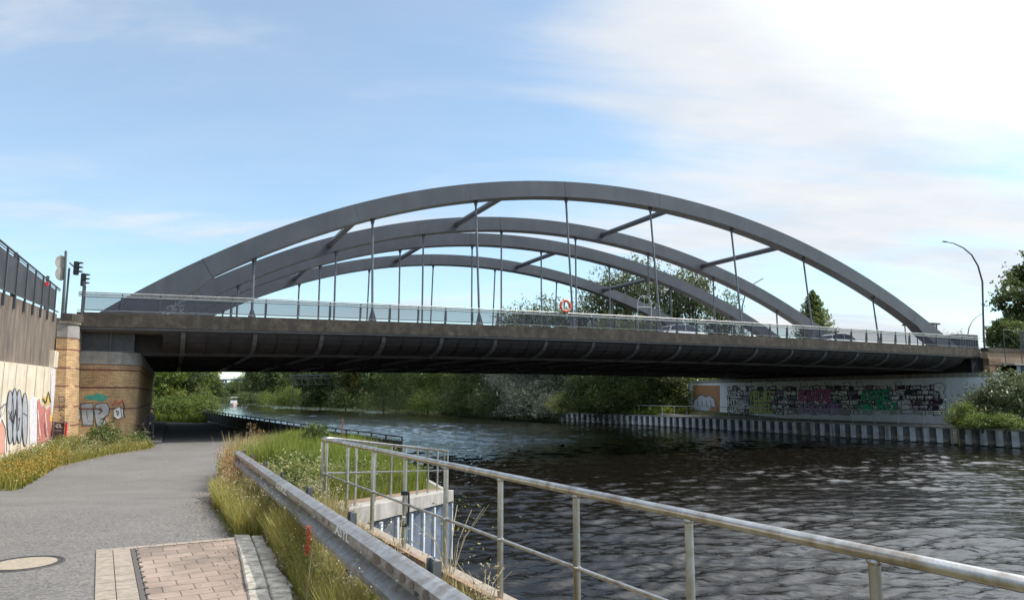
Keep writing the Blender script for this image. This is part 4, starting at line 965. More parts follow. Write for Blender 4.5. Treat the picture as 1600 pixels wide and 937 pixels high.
mb.sweep([[(p.x+ng.x*a, p.y+ng.y*a, h+z) for a, z in ((.088,.003),(.088,-.313),(-.004,-.313),(-.004,.003))], [(q.x+ng.x*a, q.y+ng.y*a, h+z) for a, z in ((.088,.003),(.088,-.313),(-.004,-.313),(-.004,.003))]]); mb.build('end_cap', m_galv, gr)
for s_ in (17.7,16.2,14.1,12.0,9.9,7.8,5.7,3.6):
    p = GA + dg_*s_ - ng*.10; z = gz(0,p.y); h = gtop(p)
    if s_ > 17: p = GA + dg_*17.75 - ng*.08
    mb = MB(); mb.beam((p.x,p.y,z-.3),(p.x,p.y,h+.02),.11,.012,ng); 
    for e in (-.055,.055):
        c = p + dg_*e; mb.beam((c.x,c.y,z-.3),(c.x,c.y,h+.02),.05,.01,dg_)
    mb.build('post', m_postblue, gr)
    mb = MB(); c = p + ng*.055; mb.beam(tuple(c-dg_*.05+Vector((0,0,h-.155))), tuple(c+dg_*.05+Vector((0,0,h-.155))), .09,.10); mb.build('spacer', m_postblue, gr)
mb = MB()
for s_ in np.arange(3.2, 17.5, .95):
    p = GA + dg_*s_ + ng*.006; mb.lathe([(.014,-.004),(.014,.004),(.006,.010)], (p.x,p.y,gtop(p)-.155), 8)
mb.build('bolts', m_white, gr)
# marks on the beam's upper face: u along the beam from its near end, v up the face (0..1)
def bpt(u, v):
    p = GA + dg_*u; q0 = (.084,-.08); q1 = (.082,-.035)
    a = q0[0]+(q1[0]-q0[0])*v; z = q0[1]+(q1[1]-q0[1])*v
    return (p.x+ng.x*a, p.y+ng.y*a, gtop(p)+z)
def s_of(px_, py_):                              # distance along the beam that a pixel column looks at
    best = min(np.arange(0, 18, .02), key=lambda s: abs(800 + F*(GA+dg_*float(s)).x/max(.1,(GA+dg_*float(s)).y*math.cos(PITCH)-.8*math.sin(PITCH)) - px_))
    return float(best)
PG = Paint(bpt, ng)
def g_text(mb, s, u0, u1): text_on(mb, PG, s, [(u0,-.35),(u1,-.35),(u1,1.2),(u0,1.2)], .005, .03)
mb = MB(); g_text(mb, 'KERZ', s_of(444,0), s_of(462,0)); PG.line(mb, [(s_of(471,0),-.2),(s_of(471,0)-.01,1.1)], .02, .005); PG.line(mb, [(s_of(474,0),-.2),(s_of(474,0)-.01,.9)], .02, .005)
g_text(mb, 'ASYL', s_of(543,0), s_of(566,0)); mb.build('scratched_tag', paint('chalk', (.72,.72,.70)), beam_o, fix=False)
def blobs(mb):
    r = random.Random(8)
    for (x, w, hgt) in ((522,.05,.8),(531,.04,.7),(610,.10,1.4),(632,.09,1.2),(652,.05,1.1),(668,.04,1.0),(690,.05,1.2)):
        u = s_of(x,0); pts = [(u+w*math.cos(t)*r.uniform(.8,1.2), .35+hgt*.55*math.sin(t)*r.uniform(.8,1.1)) for t in [2*math.pi*k/12 for k in range(12)]]
        mb = MB(); PG.poly(mb, pts, .003); mb.build('paint_patch', paint('umber', (.13,.095,.075)), beam_o, fix=False)
blobs(None)
def bpt2(u, v):
    p = GA + dg_*u; q0 = (.082,-.275); q1 = (.0,-.10)
    a = q0[0]+(q1[0]-q0[0])*0 + .002; z = q0[1]+(.06)*v
    return (p.x+ng.x*a, p.y+ng.y*a, gtop(p)+z)
PG2 = Paint(bpt2, ng)
for k in range(4): gpart('paint_patch', ('navy', (.02,.025,.07)), beam_o, lambda mb: PG2.poly(mb, wob([(3.0+.34*k,.0),(3.25+.34*k,-.1),(3.35+.34*k,.8),(3.1+.34*k,.75)], .05, k), .003+.001*k))

# ================================================================== VEGETATION
def build_np(name, co, nper, tint, m, parent=None, org=(0,0,0)):
    """co: (n, nper, 3) polygons"""
    n = len(co); me = bpy.data.meshes.new(name); c = (co.reshape(-1,3) - np.array(org)).astype(np.float32)
    me.vertices.add(len(c)); me.vertices.foreach_set('co', c.ravel())
    me.loops.add(len(c)); me.loops.foreach_set('vertex_index', np.arange(len(c), dtype=np.int32))
    me.polygons.add(n); me.polygons.foreach_set('loop_start', np.arange(0, len(c), nper, dtype=np.int32))
    at = me.attributes.new('tint', 'FLOAT', 'POINT'); at.data.foreach_set('value', np.repeat(tint, nper).astype(np.float32))
    me.update(); me.materials.append(m); o = bpy.data.objects.new(name, me); COL.objects.link(o)
    if parent: o.parent = parent
    return o
def gz_np(y): return np.where(y < 10.7, 0, np.where(y < 19.7, -.84*(y-10.7)/9.0, -.84))
def blades(rng, x, y, z, h, w, bend=.35, seg=2):
    """each blade = seg quads + tip as quads; returns (n*seg, 4, 3)"""
    n = len(x); th = rng.uniform(0, 2*np.pi, n); dx, dy = np.cos(th), np.sin(th)
    ph = rng.uniform(0, 2*np.pi, n); bx, by = np.cos(ph)*bend*h*rng.uniform(.2,1,n), np.sin(ph)*bend*h*rng.uniform(.2,1,n)
    out = []
    for k in range(seg):
        a, b = k/seg, (k+1)/seg; wa, wb = w*(1-a*.85)/2, w*(1-b*.9)/2
        A = np.stack([x+bx*a*a, y+by*a*a, z+h*a*(1-.15*a)], -1); Bq = np.stack([x+bx*b*b, y+by*b*b, z+h*b*(1-.15*b)], -1)
        D = np.stack([dx, dy, 0*dx], -1)
        out.append(np.stack([A-D*wa[:,None], A+D*wa[:,None], Bq+D*wb[:,None], Bq-D*wb[:,None]], 1))
    return np.concatenate(out, 0)
def leaves(rng, c, size, up=.3, asp=.55):
    n = len(c); nrm = rng.normal(size=(n,3)); nrm[:,2] += up*2; nrm /= np.linalg.norm(nrm, axis=1)[:,None]
    a = np.cross(nrm, rng.normal(size=(n,3))); a /= np.linalg.norm(a, axis=1)[:,None]; b = np.cross(nrm, a)
    s = size*rng.uniform(.6,1.35,n); a = a*s[:,None]/2; b = b*(s*asp)[:,None]/2
    return np.stack([c-a, c-b*.9+a*.1, c+a, c+b*.9+a*.1], 1)
g_green = leafmat('fresh_grass', (.075,.115,.014), (.15,.195,.028), (.27,.29,.06), .4)
g_dry = leafmat('dry_grass', (.20,.15,.06), (.33,.26,.11), (.48,.40,.22), .3)
g_mix = leafmat('verge_grass', (.10,.115,.017), (.25,.235,.045), (.47,.38,.14), .4)
g_rust = leafmat('sorrel_heads', (.22,.07,.03), (.33,.12,.06), (.42,.22,.10), .2)
g_seed = leafmat('seed_heads', (.24,.19,.09), (.38,.32,.18), (.60,.55,.40), .3)
g_yel = leafmat('yellow_flowers', (.22,.11,.02), (.38,.22,.03), (.52,.38,.07), .3)
def scatter(rng, n, y0, y1, fl, fr, dens_pow=1.0):
    y = y0 + (y1-y0)*rng.uniform(0,1,n)**dens_pow
    L_ = np.array([fl(v) for v in y]); R_ = np.array([fr(v) for v in y]); x = L_ + (R_-L_)*rng.uniform(0,1,n); return x, y
def clump(rng, x, y, s=1.3, amp=1.0):
    return np.clip(.5 + .28*np.sin(x*s*1.7+2*np.sin(y*s*.9)) + .25*np.sin(y*s*1.3+1.5*np.sin(x*s*2.1)) + amp*.18*rng.normal(size=len(x)), 0, 1)
def grass_field(name, label, rng, n, y0, y1, fl, fr, h0, h1, w, m, bend=.4, dens=1.0, tshift=0, seed=None, seg=2, scl=1.3):
    x, y = scatter(rng, n, y0, y1, fl, fr, dens); z = gz_np(y)
    c = clump(rng, x, y, scl); h = (h0 + (h1-h0)*c)*rng.uniform(.55,1.15,n)
    ww = w*rng.uniform(.6,1.4,n)*(1+y*.035)
    q = blades(rng, x, y, z-.02, h, ww, bend, seg); t = np.clip(np.tile(rng.uniform(0,1,n)*.7 + .3*c + tshift, seg), 0, 1)
    o = build_np(name, q, 4, t, m); tag(o, label, 'grass', None, 'stuff'); return x, y, z, h
rng = np.random.default_rng(21)
kerb_r = lambda y: (path_r(y)+.02) if y > 8.75 else (-3.22+.33 + (8.58-y)*.455)
gx = lambda y: GA.x + (GB.x-GA.x)*(y-GA.y)/(GB.y-GA.y)
armx = lambda y: (bank_edge(y)-.45) if y < 10.7 else bank_edge(y)-.6
verge_l = lambda y: kerb_r(y); 
# strip between kerb and guardrail
grass_field('grass', 'tall mixed grass between the kerb and the crash barrier', rng, 78000, 2.2, 15.5, lambda y: kerb_r(y)+.06, lambda y: gx(y)+.12, .16, .54, .0075, g_mix, .45, 1.15)
grass_field('grass', 'dry stalks in the grass by the crash barrier', rng, 9000, 2.2, 15.5, lambda y: kerb_r(y)+.25, lambda y: gx(y)+.2, .25, .62, .0045, g_dry, .35, 1.1)
# between guardrail and handrail near: sparse
grass_field('grass', 'sparse dry weeds between crash barrier and handrail', rng, 9000, 1.6, 10.6, lambda y: gx(y)+.12, lambda y: bank_edge(y)-.13, .08, .26, .006, g_dry, .6, 1)
grass_field('grass', 'low green weeds along the quay kerb', rng, 7000, 1.6, 10.6, lambda y: gx(y)+.12, lambda y: bank_edge(y)-.13, .05, .22, .009, g_mix, .6, 1)
# the wide patch behind
pl_ = lambda y: path_r(y)+.05 if y > 15.3 else gx(y)+.1
pr_ = lambda y: bank_edge(y)-.55
grass_field('grass', 'fresh green weeds on the slope by the river', rng, 95000, 16, 30, lambda y: pl_(y)+.6, lambda y: pr_(y)-.9, .75, 1.35, .020, g_green, .28, .9)
grass_field('grass', 'green weeds close to the quay corner', rng, 34000, 9.2, 18, lambda y: pl_(y)+.3, pr_, .30, .72, .012, g_green, .35, .9)
grass_field('grass', 'lower green weeds along the quay edge', rng, 26000, 16, 30, lambda y: pr_(y)-1.6, pr_, .35, .85, .018, g_green, .3, .9)
grass_field('grass', 'tall brown weeds at the path side of the river slope', rng, 9000, 18, 27, lambda y: pl_(y), lambda y: pl_(y)+1.3, .7, 1.5, .014, g_dry, .2, .9)
grass_field('grass', 'pale seeding weeds on the slope by the river', rng, 16000, 7.5, 17, pl_, pr_, .25, .66, .007, g_dry, .35, 1)
grass_field('grass', 'yellowish grass on the slope by the river', rng, 34000, 7.5, 27, pl_, pr_, .2, .6, .009, g_mix, .4, 1)
def dots(name, label, n, y0, y1, fl, fr, h0, h1, size, m, hs=.05, per=3, spike=0):
    x, y = scatter(rng, n, y0, y1, fl, fr); z = gz_np(y) + rng.uniform(h0, h1, n)
    c = np.repeat(np.stack([x, y, z], -1), per, 0); j = rng.normal(size=c.shape)*hs
    if spike: j[:,2] = rng.uniform(-spike, spike, len(c))
    q = leaves(rng, c+j, size); o = build_np(name, q, 4, rng.uniform(0,1,len(q)), m); tag(o, label, 'grass', None, 'stuff')
dots('seed_heads', 'pale seed heads over the grass', 1100, 3, 15, lambda y: kerb_r(y)+.1, lambda y: gx(y)+.1, .2, .55, .018, g_seed, .02, 4)
dots('seed_heads', 'pale seed heads over the river slope', 2600, 8, 17, pl_, pr_, .3, .7, .02, g_seed, .02, 3)
dots('seed_heads', 'reddish sorrel heads by the path', 420, 15, 27, lambda y: path_r(y)+.0, lambda y: path_r(y)+1.1, .3, 1.0, .03, g_rust, .03, 6, .16)
dots('seed_heads', 'reddish stems by the barrier end', 260, 10.5, 15.3, lambda y: kerb_r(y)+.1, lambda y: kerb_r(y)+.7, .3, .8, .02, g_rust, .02, 8, .14)
# left verge below the wall and the pillar
wallx = lambda y: (B(-5,0)[0] - LY*((y-B(-5,0)[1])/LX)) + .12 if True else 0
vr = lambda y: path_l(y)-.02
verge_near = lambda y: wallx(y) if y < 34.6 else -21.4 + (y-34.6)*.9
grass_field('grass', 'unkempt verge grass along the graffiti wall', rng, 46000, 15, 36.2, verge_near, vr, .18, .52, .014, g_mix, .45, .8)
grass_field('grass', 'green weeds along the graffiti wall', rng, 12000, 19, 36.4, verge_near, lambda y: verge_near(y)+1.5, .35, .85, .02, g_mix, .4, .7, -.25)
dots('flower_heads', 'ochre flower heads in the verge by the graffiti wall', 1300, 18, 27, verge_near, lambda y: verge_near(y)+1.9, .25, .7, .04, g_yel, .06, 4)
dots('flower_heads', 'white flower heads in the verge by the pillar', 420, 24, 36, verge_near, vr, .4, .85, .06, g_seed, .03, 2)
# past the bridge: slope up to the trees
grass_field('grass', 'sunlit grass beyond the underpass', rng, 26000, 69, 90, lambda y: -70+0*y, lambda y: bank_edge(y)-.3, .4, 1.1, .05, g_green, .4, 1)
# far bank
def rbx(a): return lambda y: rb_edge(y)+a
grass_field('grass', 'rough grass on the far bank', rng, 24000, 50, 64, rbx(.5), rbx(4.5), .25, .7, .04, g_mix, .4, 1)
grass_field('grass', 'rough grass on the far bank upstream', rng, 20000, 100, 170, rbx(.2), rbx(5), .5, 1.4, .09, g_green, .4, 1)

def litter(name, label, n, xs, ys_, size, m, seed):
    R_ = np.random.default_rng(seed); x, y = xs(R_, n), ys_(R_, n); x, y = (x(y) if callable(x) else x), y
    c = np.stack([x, y, gz_np(y)+.018+size*.25], -1); q = leaves(R_, c, size, 1.5, .8); o = build_np(name, q, 4, R_.uniform(0,1,n), m); tag(o, label, 'litter', None, 'stuff')
g_lit = leafmat('dead_leaves', (.10,.07,.04),(.20,.14,.08),(.36,.29,.19),.1,.9)
litter('leaf_litter', 'fallen dead leaves and grit along the grassy path edge', 2600, lambda R_, n: (lambda y: np.array([kerb_r(v) for v in y]) - R_.exponential(.16, n)), lambda R_, n: R_.uniform(8.6, 30, n), .022, g_lit, 31)
litter('leaf_litter', 'fallen dead leaves and grit along the verge of the graffiti wall', 2600, lambda R_, n: (lambda y: np.array([path_l(v) for v in y]) + R_.exponential(.22, n)), lambda R_, n: R_.uniform(14, 36, n), .035, g_lit, 32)
litter('leaf_litter', 'grit and leaves scattered on the paving blocks', 700, lambda R_, n: (lambda y: -3.3 + (8.58-y)*.571 + .2 - R_.exponential(.22, n)), lambda R_, n: R_.uniform(5, 8.5, n), .018, g_lit, 33)
def broad(name, label, n, y0, y1, fl, fr, h0, h1, size, m, seed):
    R_ = np.random.default_rng(seed); x, y = scatter(R_, n, y0, y1, fl, fr); c = clump(R_, x, y, 2.2); k = c > .42; x, y, c = x[k], y[k], c[k]
    z = gz_np(y) + (h0 + (h1-h0)*R_.uniform(0,1,len(x)))*(.4+.8*c); q = leaves(R_, np.stack([x,y,z],-1), size, .5, .5); o = build_np(name, q, 4, R_.uniform(0,1,len(q)), m); tag(o, label, 'weeds', None, 'stuff')
g_broad = leafmat('weed_leaves', (.06,.09,.016),(.12,.15,.03),(.26,.25,.08),.35)
broad('weed_leaves', 'broad weed leaves in the strip beside the crash barrier', 16000, 3, 15.3, lambda y: kerb_r(y)+.02, gx, .02, .32, .035, g_broad, 41)
broad('weed_leaves', 'withered brown leaves in the strip beside the crash barrier', 9000, 3, 15.3, lambda y: kerb_r(y)+.0, gx, .0, .22, .035, g_lit, 42)
broad('weed_leaves', 'broad weed leaves on the slope by the river', 26000, 9, 28, pl_, pr_, .1, .8, .06, g_broad, 43)
broad('weed_leaves', 'broad weed leaves along the graffiti wall', 22000, 17, 36, verge_near, vr, .1, .6, .07, g_broad, 44)
broad('weed_leaves', 'withered leaves along the graffiti wall', 12000, 17, 36, verge_near, vr, .1, .5, .06, g_dry, 45)
# ---- individual tall weeds
def weed(name, label, cat, x, y, h, m_stem, m_head, kind):
    z = gz(x, y); t = thing(name, label, cat, (x, y, z)); mb = MB(); r = random.Random(int(x*100)+int(y*10))
    top = (x+r.uniform(-.05,.05), y, z+h); mb.tube([(x,y,z),(x+.01,y,z+h*.5),top], [.012*h,.009*h,.004*h], 6); mb.build('stem', m_stem, t)
    R = np.random.default_rng(int(abs(x)*99)); n = 260
    hh = R.uniform((.45 if h > 1 else .72) if kind == 'spike' else .1, 1, n)*h; rr = (.028*min(1,h) if kind == 'spike' else .11*h)*R.uniform(.2,1,n); a = R.uniform(0,6.28,n)
    c = np.stack([x+rr*np.cos(a), y+rr*np.sin(a), z+hh], -1); q = leaves(R, c, (.05 if h > 1 else .022) if kind == 'spike' else .06, asp=.4)
    o = build_np('flower_spike' if kind == 'spike' else 'foliage', q, 4, R.uniform(0,1,n), m_head, t, ORG[t.name])
p = on_dist(541, 655, 24); 
g_dockh = leafmat('dock_seed', (.14,.09,.03),(.24,.16,.06),(.38,.28,.12),.3)
m_stemd = mat('dry_stem', (.20,.15,.08), .9)
for dx, h, lb in ((0,1.75,'tallest dry mullein stalk rising over the weeds by the river'),(.18,1.15,'short dry mullein stalk just right of the tallest one'),(-.13,1.2,'short dry mullein stalk just left of the tallest one')):
    weed('mullein_stalk', lb, 'plant', -5.55+dx, 24+dx, h, m_stemd, g_rust if h > 1.5 else g_green, 'spike')
weed('dock_plant', 'tall brown seeding dock plant at the left edge of the river slope', 'plant', -8.7, 24.5, 1.6, m_stemd, g_dockh, 'bush')
weed('dock_plant', 'second brown dock plant right behind the end of the crash barrier', 'plant', -8.0, 23.3, 1.45, m_stemd, g_dockh, 'bush')
weed('sorrel_plant', 'single red sorrel in front of the crash barrier', 'plant', -1.47, 5.4, .72, m_stemd, leafmat('red_sorrel', (.30,.05,.02),(.42,.09,.03),(.45,.15,.06)), 'spike')
# thistle-like stalks at the handrail
for i, (x, y, h, lb) in enumerate(((-1.05,6.9,.55,'dry thistle stalk leaning between barrier and handrail'),(-.2,5.6,.45,'curled dry stalk beside the second nearest handrail post'),(.55,4.1,.5,'dry branching stalk near the handrail by the picture bottom'),(-.55,6.6,.75,'tall green willowherb against the blue piles'))):
    t = thing('dry_stalk', lb, 'plant', (x,y,0)); mb = MB(); r = random.Random(i)
    for k in range(9):
        a = r.uniform(0,6.28); l = h*r.uniform(.5,1); b0 = (x+r.uniform(-.03,.03), y, 0)
        m1 = (x+math.cos(a)*l*.2, y+math.sin(a)*l*.2, l*.6); m2 = (x+math.cos(a)*l*.5, y+math.sin(a)*l*.5, l*(1 if k%3 else .85))
        mb.tube([b0,m1,m2], [.004,.003,.002], 5)
    mb.build('stems', mat('straw', (.40,.33,.2), .9) if 'straw' not in MATS else MATS['straw'], t)
    R = np.random.default_rng(i); c = np.stack([x+R.normal(0,h*.25,90), y+R.normal(0,h*.25,90), R.uniform(.3,1,90)*h], -1)
    build_np('leaves', leaves(R, c, .03, asp=.5), 4, R.uniform(0,1,90), g_mix if i == 3 else g_seed, t, (x,y,0))

# ---- trees
lm_dark = leafmat('dark_foliage', (.040,.060,.017), (.08,.108,.03), (.17,.195,.06), .4)
lm_mid = leafmat('mid_foliage', (.05,.08,.018), (.10,.135,.032), (.20,.23,.07), .4)
lm_silver = leafmat('silvery_foliage', (.07,.08,.05), (.16,.175,.12), (.36,.38,.30), .25, .5)
lm_yel = leafmat('yellow_foliage', (.10,.09,.02), (.24,.19,.03), (.42,.33,.07), .35)
lm_bright = leafmat('bright_foliage', (.07,.11,.016), (.13,.18,.03), (.24,.27,.06), .4)
lm_olive = leafmat('olive_foliage', (.05,.065,.025),(.10,.12,.042),(.21,.225,.10),.4)
m_bark = mat('bark', (.10,.08,.06), .95, (.055,.045,.035), 6, 8, bump=.02, stretch=(1,1,.2))
protos = {}
def tree_proto(seed, h, w, n, ls, shape):
    R = np.random.default_rng(seed); r = random.Random(seed)
    L_ = []; limbs = MB()
    tr0 = .022*h+.06
    limbs.tube([(0,0,-.5),(.03*h*r.uniform(-1,1),0,h*.3),(.04*h*r.uniform(-1,1),.03*h*r.uniform(-1,1),h*.62),(0,0,h*.9)], [tr0,tr0*.75,tr0*.4,tr0*.1], 8)
    nl = {'round': 20, 'cone': 20, 'bush': 22, 'tall': 26}[shape]
    cs = []
    for k in range(nl):
        u = (k+.5)/nl
        if shape == 'round': zc = h*(.30+.62*u); rad_ = w/2*math.sin(math.pi*min(1,(.16+.80*u)))**.7
        elif shape == 'tall': zc = h*(.22+.72*u); rad_ = w/2*math.sin(math.pi*(.18+.74*u))**.6
        elif shape == 'cone': zc = h*(.10+.84*u); rad_ = w/2*(1.02-u)**.8
        else: zc = h*(.12+.72*u); rad_ = w/2*(1.0-u**2.2)**.6
        a = k*2.399+r.uniform(-.5,.5); q = r.uniform(.35,.82)
        c = np.array([math.cos(a)*rad_*q, math.sin(a)*rad_*q, zc+h*r.uniform(-.05,.05)])
        s = np.array([1,1,.72])*w*r.uniform(.12,.23)*(.75 if shape == 'cone' else 1)
        cs.append((c, s))
        if shape != 'bush' or k % 2: limbs.tube([(0,0,max(.15*h,c[2]*.62-.05*h)), (c[0]*.5,c[1]*.5,c[2]*.85), tuple(c)], [tr0*.32,tr0*.18,tr0*.04], 5)
    per = n//nl; TT = []
    for c, s in cs:
        d = R.normal(size=(per,3)); d /= np.linalg.norm(d,axis=1)[:,None]; rr = R.uniform(.35,1.12,per)**.6
        p = c + d*s*rr[:,None]
        # break the outline into sprays
        sp = R.normal(size=(14,3)); sp /= np.linalg.norm(sp,axis=1)[:,None]; k = R.integers(0,14,per)
        out = R.uniform(0,1,per) < .42; ext = R.uniform(.7,1.75,per)
        p[out] = c + (sp[k[out]]*ext[out][:,None] + R.normal(size=(out.sum(),3))*.13)*s
        L_.append(p); TT.append(np.clip(R.uniform(0,.42,per) + r.uniform(-.08,.58), 0, 1))  # tint differs per lobe, standing in for sunlit and shaded clumps
    if shape == 'cone':
        L_ = []; TT = []; m_ = n; u = R.uniform(0,1,m_)**1.25; a = R.uniform(0,6.283,m_); br = .5+.5*np.sin(u*62+3*np.sin(a*3)+a); rr = w/2*(1-u)**.75*(.45+.6*br)*R.uniform(.1,1.08,m_)**.5
        L_.append(np.stack([rr*np.cos(a), rr*np.sin(a), h*(.06+.94*u)+rr*.55+R.normal(0,.1,m_)],-1)); TT.append(np.clip(.5*br+R.uniform(0,.5,m_),0,1))
    c = np.concatenate(L_); c = c[c[:,2] > .03*h]; T_ = np.concatenate(TT)[:len(c)]
    q = leaves(R, c, ls, .35, .6)
    return q, T_, limbs
def tree(name, label, cat, base, h, w, n, ls, shape, m, group=None, key=None, rot=0):
    key = key or (name, shape, round(h), round(w), m.name)
    t = thing(name, label, cat, base, group); t.rotation_euler[2] = rot
    if key in protos:
        ca, ta, h0, w0 = protos[key]; s = (w/w0, w/w0, h/h0)
        a = ca.copy(); b = ta.copy(); COL.objects.link(a); COL.objects.link(b); a.parent = t; b.parent = t; t.scale = s
        a.data = ca.data
        return t
    q, T_, limbs = tree_proto(len(protos)*13+5, h, w, n, ls, shape)
    o0 = ORG[t.name]; ORG[t.name] = (0,0,0)
    tr = limbs.build('trunk', m_bark, t, smooth=True); ORG[t.name] = o0
    cr = build_np('crown', q, 4, T_, m, t)
    protos[key] = (cr, tr, h, w); return t
def at(px, d, z=-.84): 
    x = (px-800)/F*(d*math.cos(PITCH) + (z-EYE)*math.sin(PITCH)); return (x, d, z)
# left bank beyond the underpass
for i, (px_, d, h, w, m, lb) in enumerate((
    (248,80,7.6,6.5,lm_bright,'light green tree just right of the underpass wall beyond the path'),
    (283,84,7.9,6.0,lm_dark,'dark round tree in the middle of the left bank trees'),
    (304,88,7.4,4.6,lm_bright,'light green tree nearest the river beyond the underpass'),
    (262,96,9.0,8,lm_mid,'bushy tree behind the dark tree on the left bank'),
    (222,92,9.0,9,lm_mid,'tree half hidden behind the brick underpass wall'),
    (326,128,6.4,5,lm_mid,'small tree at the river bend left of the far tower'),
    (338,330,6.6,10,lm_dark,'small dark tree far left below the tower'))):
    tree('bank_tree', lb, 'tree', at(px_, d), h, w, 11000, .24 if d < 140 else .5, 'round', m, 'trees on the near bank', rot=i*1.3)
for i, (px_, d, h, w, lb) in enumerate(((243,74,2.2,5,'low bush beside the underpass exit, leftmost'),(278,75,2.4,6,'low bush in the grass below the dark tree'),(312,76,2.5,6,'low bush at the river end of the lit path strip'))):
    tree('bush', lb, 'bush', at(px_, d, -.9), h, w, 9000, .13, 'bush', lm_bright, 'bushes beyond the underpass', key='lowbush', rot=i*2.)
# bush over the black fence
tree('bush', 'round dark green bush growing over the black fence in the middle weeds', 'bush', at(492, 25.6), 1.62, 1.5, 5000, .075, 'bush', lm_mid, key='fencebush')
# weeds on left verge
tree('bush', 'leafy shrub in front of the curved brick abutment', 'bush', at(158, 34.5), 1.25, 1.9, 1500, .13, 'bush', lm_mid, key='vergebush')
tree('bush', 'smaller shrub at the dark corner of the brick abutment', 'bush', at(212, 36.5), .7, 1.6, 1100, .11, 'bush', lm_mid, key='vergebush2')
# far bank row, seen below the deck
row = [(366,400,8.6,12,lm_dark,'dark'),(394,340,14,11,lm_dark,'dark'),(418,300,17,17,lm_dark,'dark'),(437,262,16,15,lm_dark,'dark'),(462,250,15,14,lm_mid,'green'),(487,232,15,15,lm_dark,'dark'),
       (515,222,13,14,lm_dark,'dark'),(540,214,13,13,lm_dark,'dark'),(568,206,13.5,9,lm_yel,'yellow'),(590,196,13,12,lm_dark,'dark'),(618,188,12.5,13,lm_mid,'green'),(642,180,12.5,12,lm_dark,'dark'),(664,172,12,11,lm_mid,'green'),
       (688,168,12,11,lm_bright,'light'),(712,162,12,11,lm_mid,'green'),(738,154,12,11,lm_dark,'dark'),(764,146,11.6,11,lm_dark,'dark'),(790,140,12,12,lm_silver,'silver'),(822,132,12,12,lm_silver,'silver'),(850,128,12,11,lm_silver,'silver'),
       (880,130,12,10,lm_dark,'dark')]
desc = {'dark':'dark green','green':'mid green','yellow':'yellow leaved','light':'light green','silver':'silvery grey leaved'}
for i, (px_, d, h, w, m, c) in enumerate(row):
    nth = 'number %d from the left' % (i+1)
    b = at(px_, d, .2 if d > 100 else -.9)
    n = 'riverside_tree'
    tree(n, '%s far bank tree below the deck, %s' % (desc[c], nth), 'tree', b, h, w, 12000 if c != 'silver' else 22000, .5 if d > 190 else (.34 if c != 'silver' else .26), 'bush' if c in ('silver',) else 'round', m, 'trees along the far bank', key=(c, 'far' if d > 190 else 'mid'), rot=i*1.7)
def leaf_band(name, label, n, y0, y1, o0, o1, z0, z1, size, m, seed):
    R_ = np.random.default_rng(seed); y = R_.uniform(y0, y1, n); e = np.array([rb_edge(v) for v in y]); u = R_.uniform(0,1,n)
    x = e + o0 + (o1-o0)*u; top = z1*(.62+.22*np.sin(y*.31+2*np.sin(y*.11))+.16*np.sin(y*.83+x*.3)); z = z0 + (top-z0)*R_.uniform(0,1,n)**.8
    q = leaves(R_, np.stack([x,y,z],-1), size, .3, .6); o = build_np(name, q, 4, np.clip(.45+.3*np.sin(y*.5)+R_.normal(0,.25,n),0,1), m); tag(o, label, 'woodland', None, 'stuff')
leaf_band('undergrowth', 'dense undergrowth filling the far bank behind the front trees', 100000, 96, 450, 9, 16, -.5, 10.5, .55, lm_mid, 1)
leaf_band('undergrowth', 'low dark vegetation overhanging the far waterline', 60000, 104, 430, -1.2, 3.5, -2.5, 1.6, .36, lm_dark, 2)
# overhanging low bushes at the water's edge
for i, (px_, d, h, w, m, lb) in enumerate(((455,243,6,16,lm_bright,'bright green low bush at the water below the dark trees'),(415,290,4.5,8,lm_bright,'small light bush left of the bright low bush'),(668,163,4,13,lm_bright,'light green reeds bush at the water in the middle of the row'),
    (540,205,5.5,12,lm_dark,'dark low bush at the water below the yellow tree'),(600,186,5.5,13,lm_dark,'dark overhanging bush right of the yellow tree'),(720,152,5.5,14,lm_dark,'dark overhanging bush left of the silvery trees'),(770,138,5.5,11,lm_dark,'dark bush beside the first silvery tree'),
    (500,222,5,14,lm_dark,'dark low bush right of the bright low bush'),(640,176,5,12,lm_dark,'dark overhanging bush left of the reeds'),(385,330,5,16,lm_dark,'dark low bush beside the motor boat'),(825,124,5,11,lm_silver,'grey low bush under the silvery trees'),(862,118,3.6,7,lm_silver,'grey low bush next to the quay end'))):
    tree('waterside_bush', lb, 'bush', at(px_, d, -1.9), h, w, 9000, .42 if d > 190 else .28, 'bush', m, 'low bushes at the far waterline', key=('wb', m.name, d > 190), rot=i)
p = at(877, 110, -1.0); tree('bush', 'yellow green bush at the left end of the far quay', 'bush', p, 3.0, 5.5, 6000, .16, 'bush', leafmat('pale_yellow_foliage', (.16,.16,.04),(.30,.30,.09),(.46,.45,.18),.4))
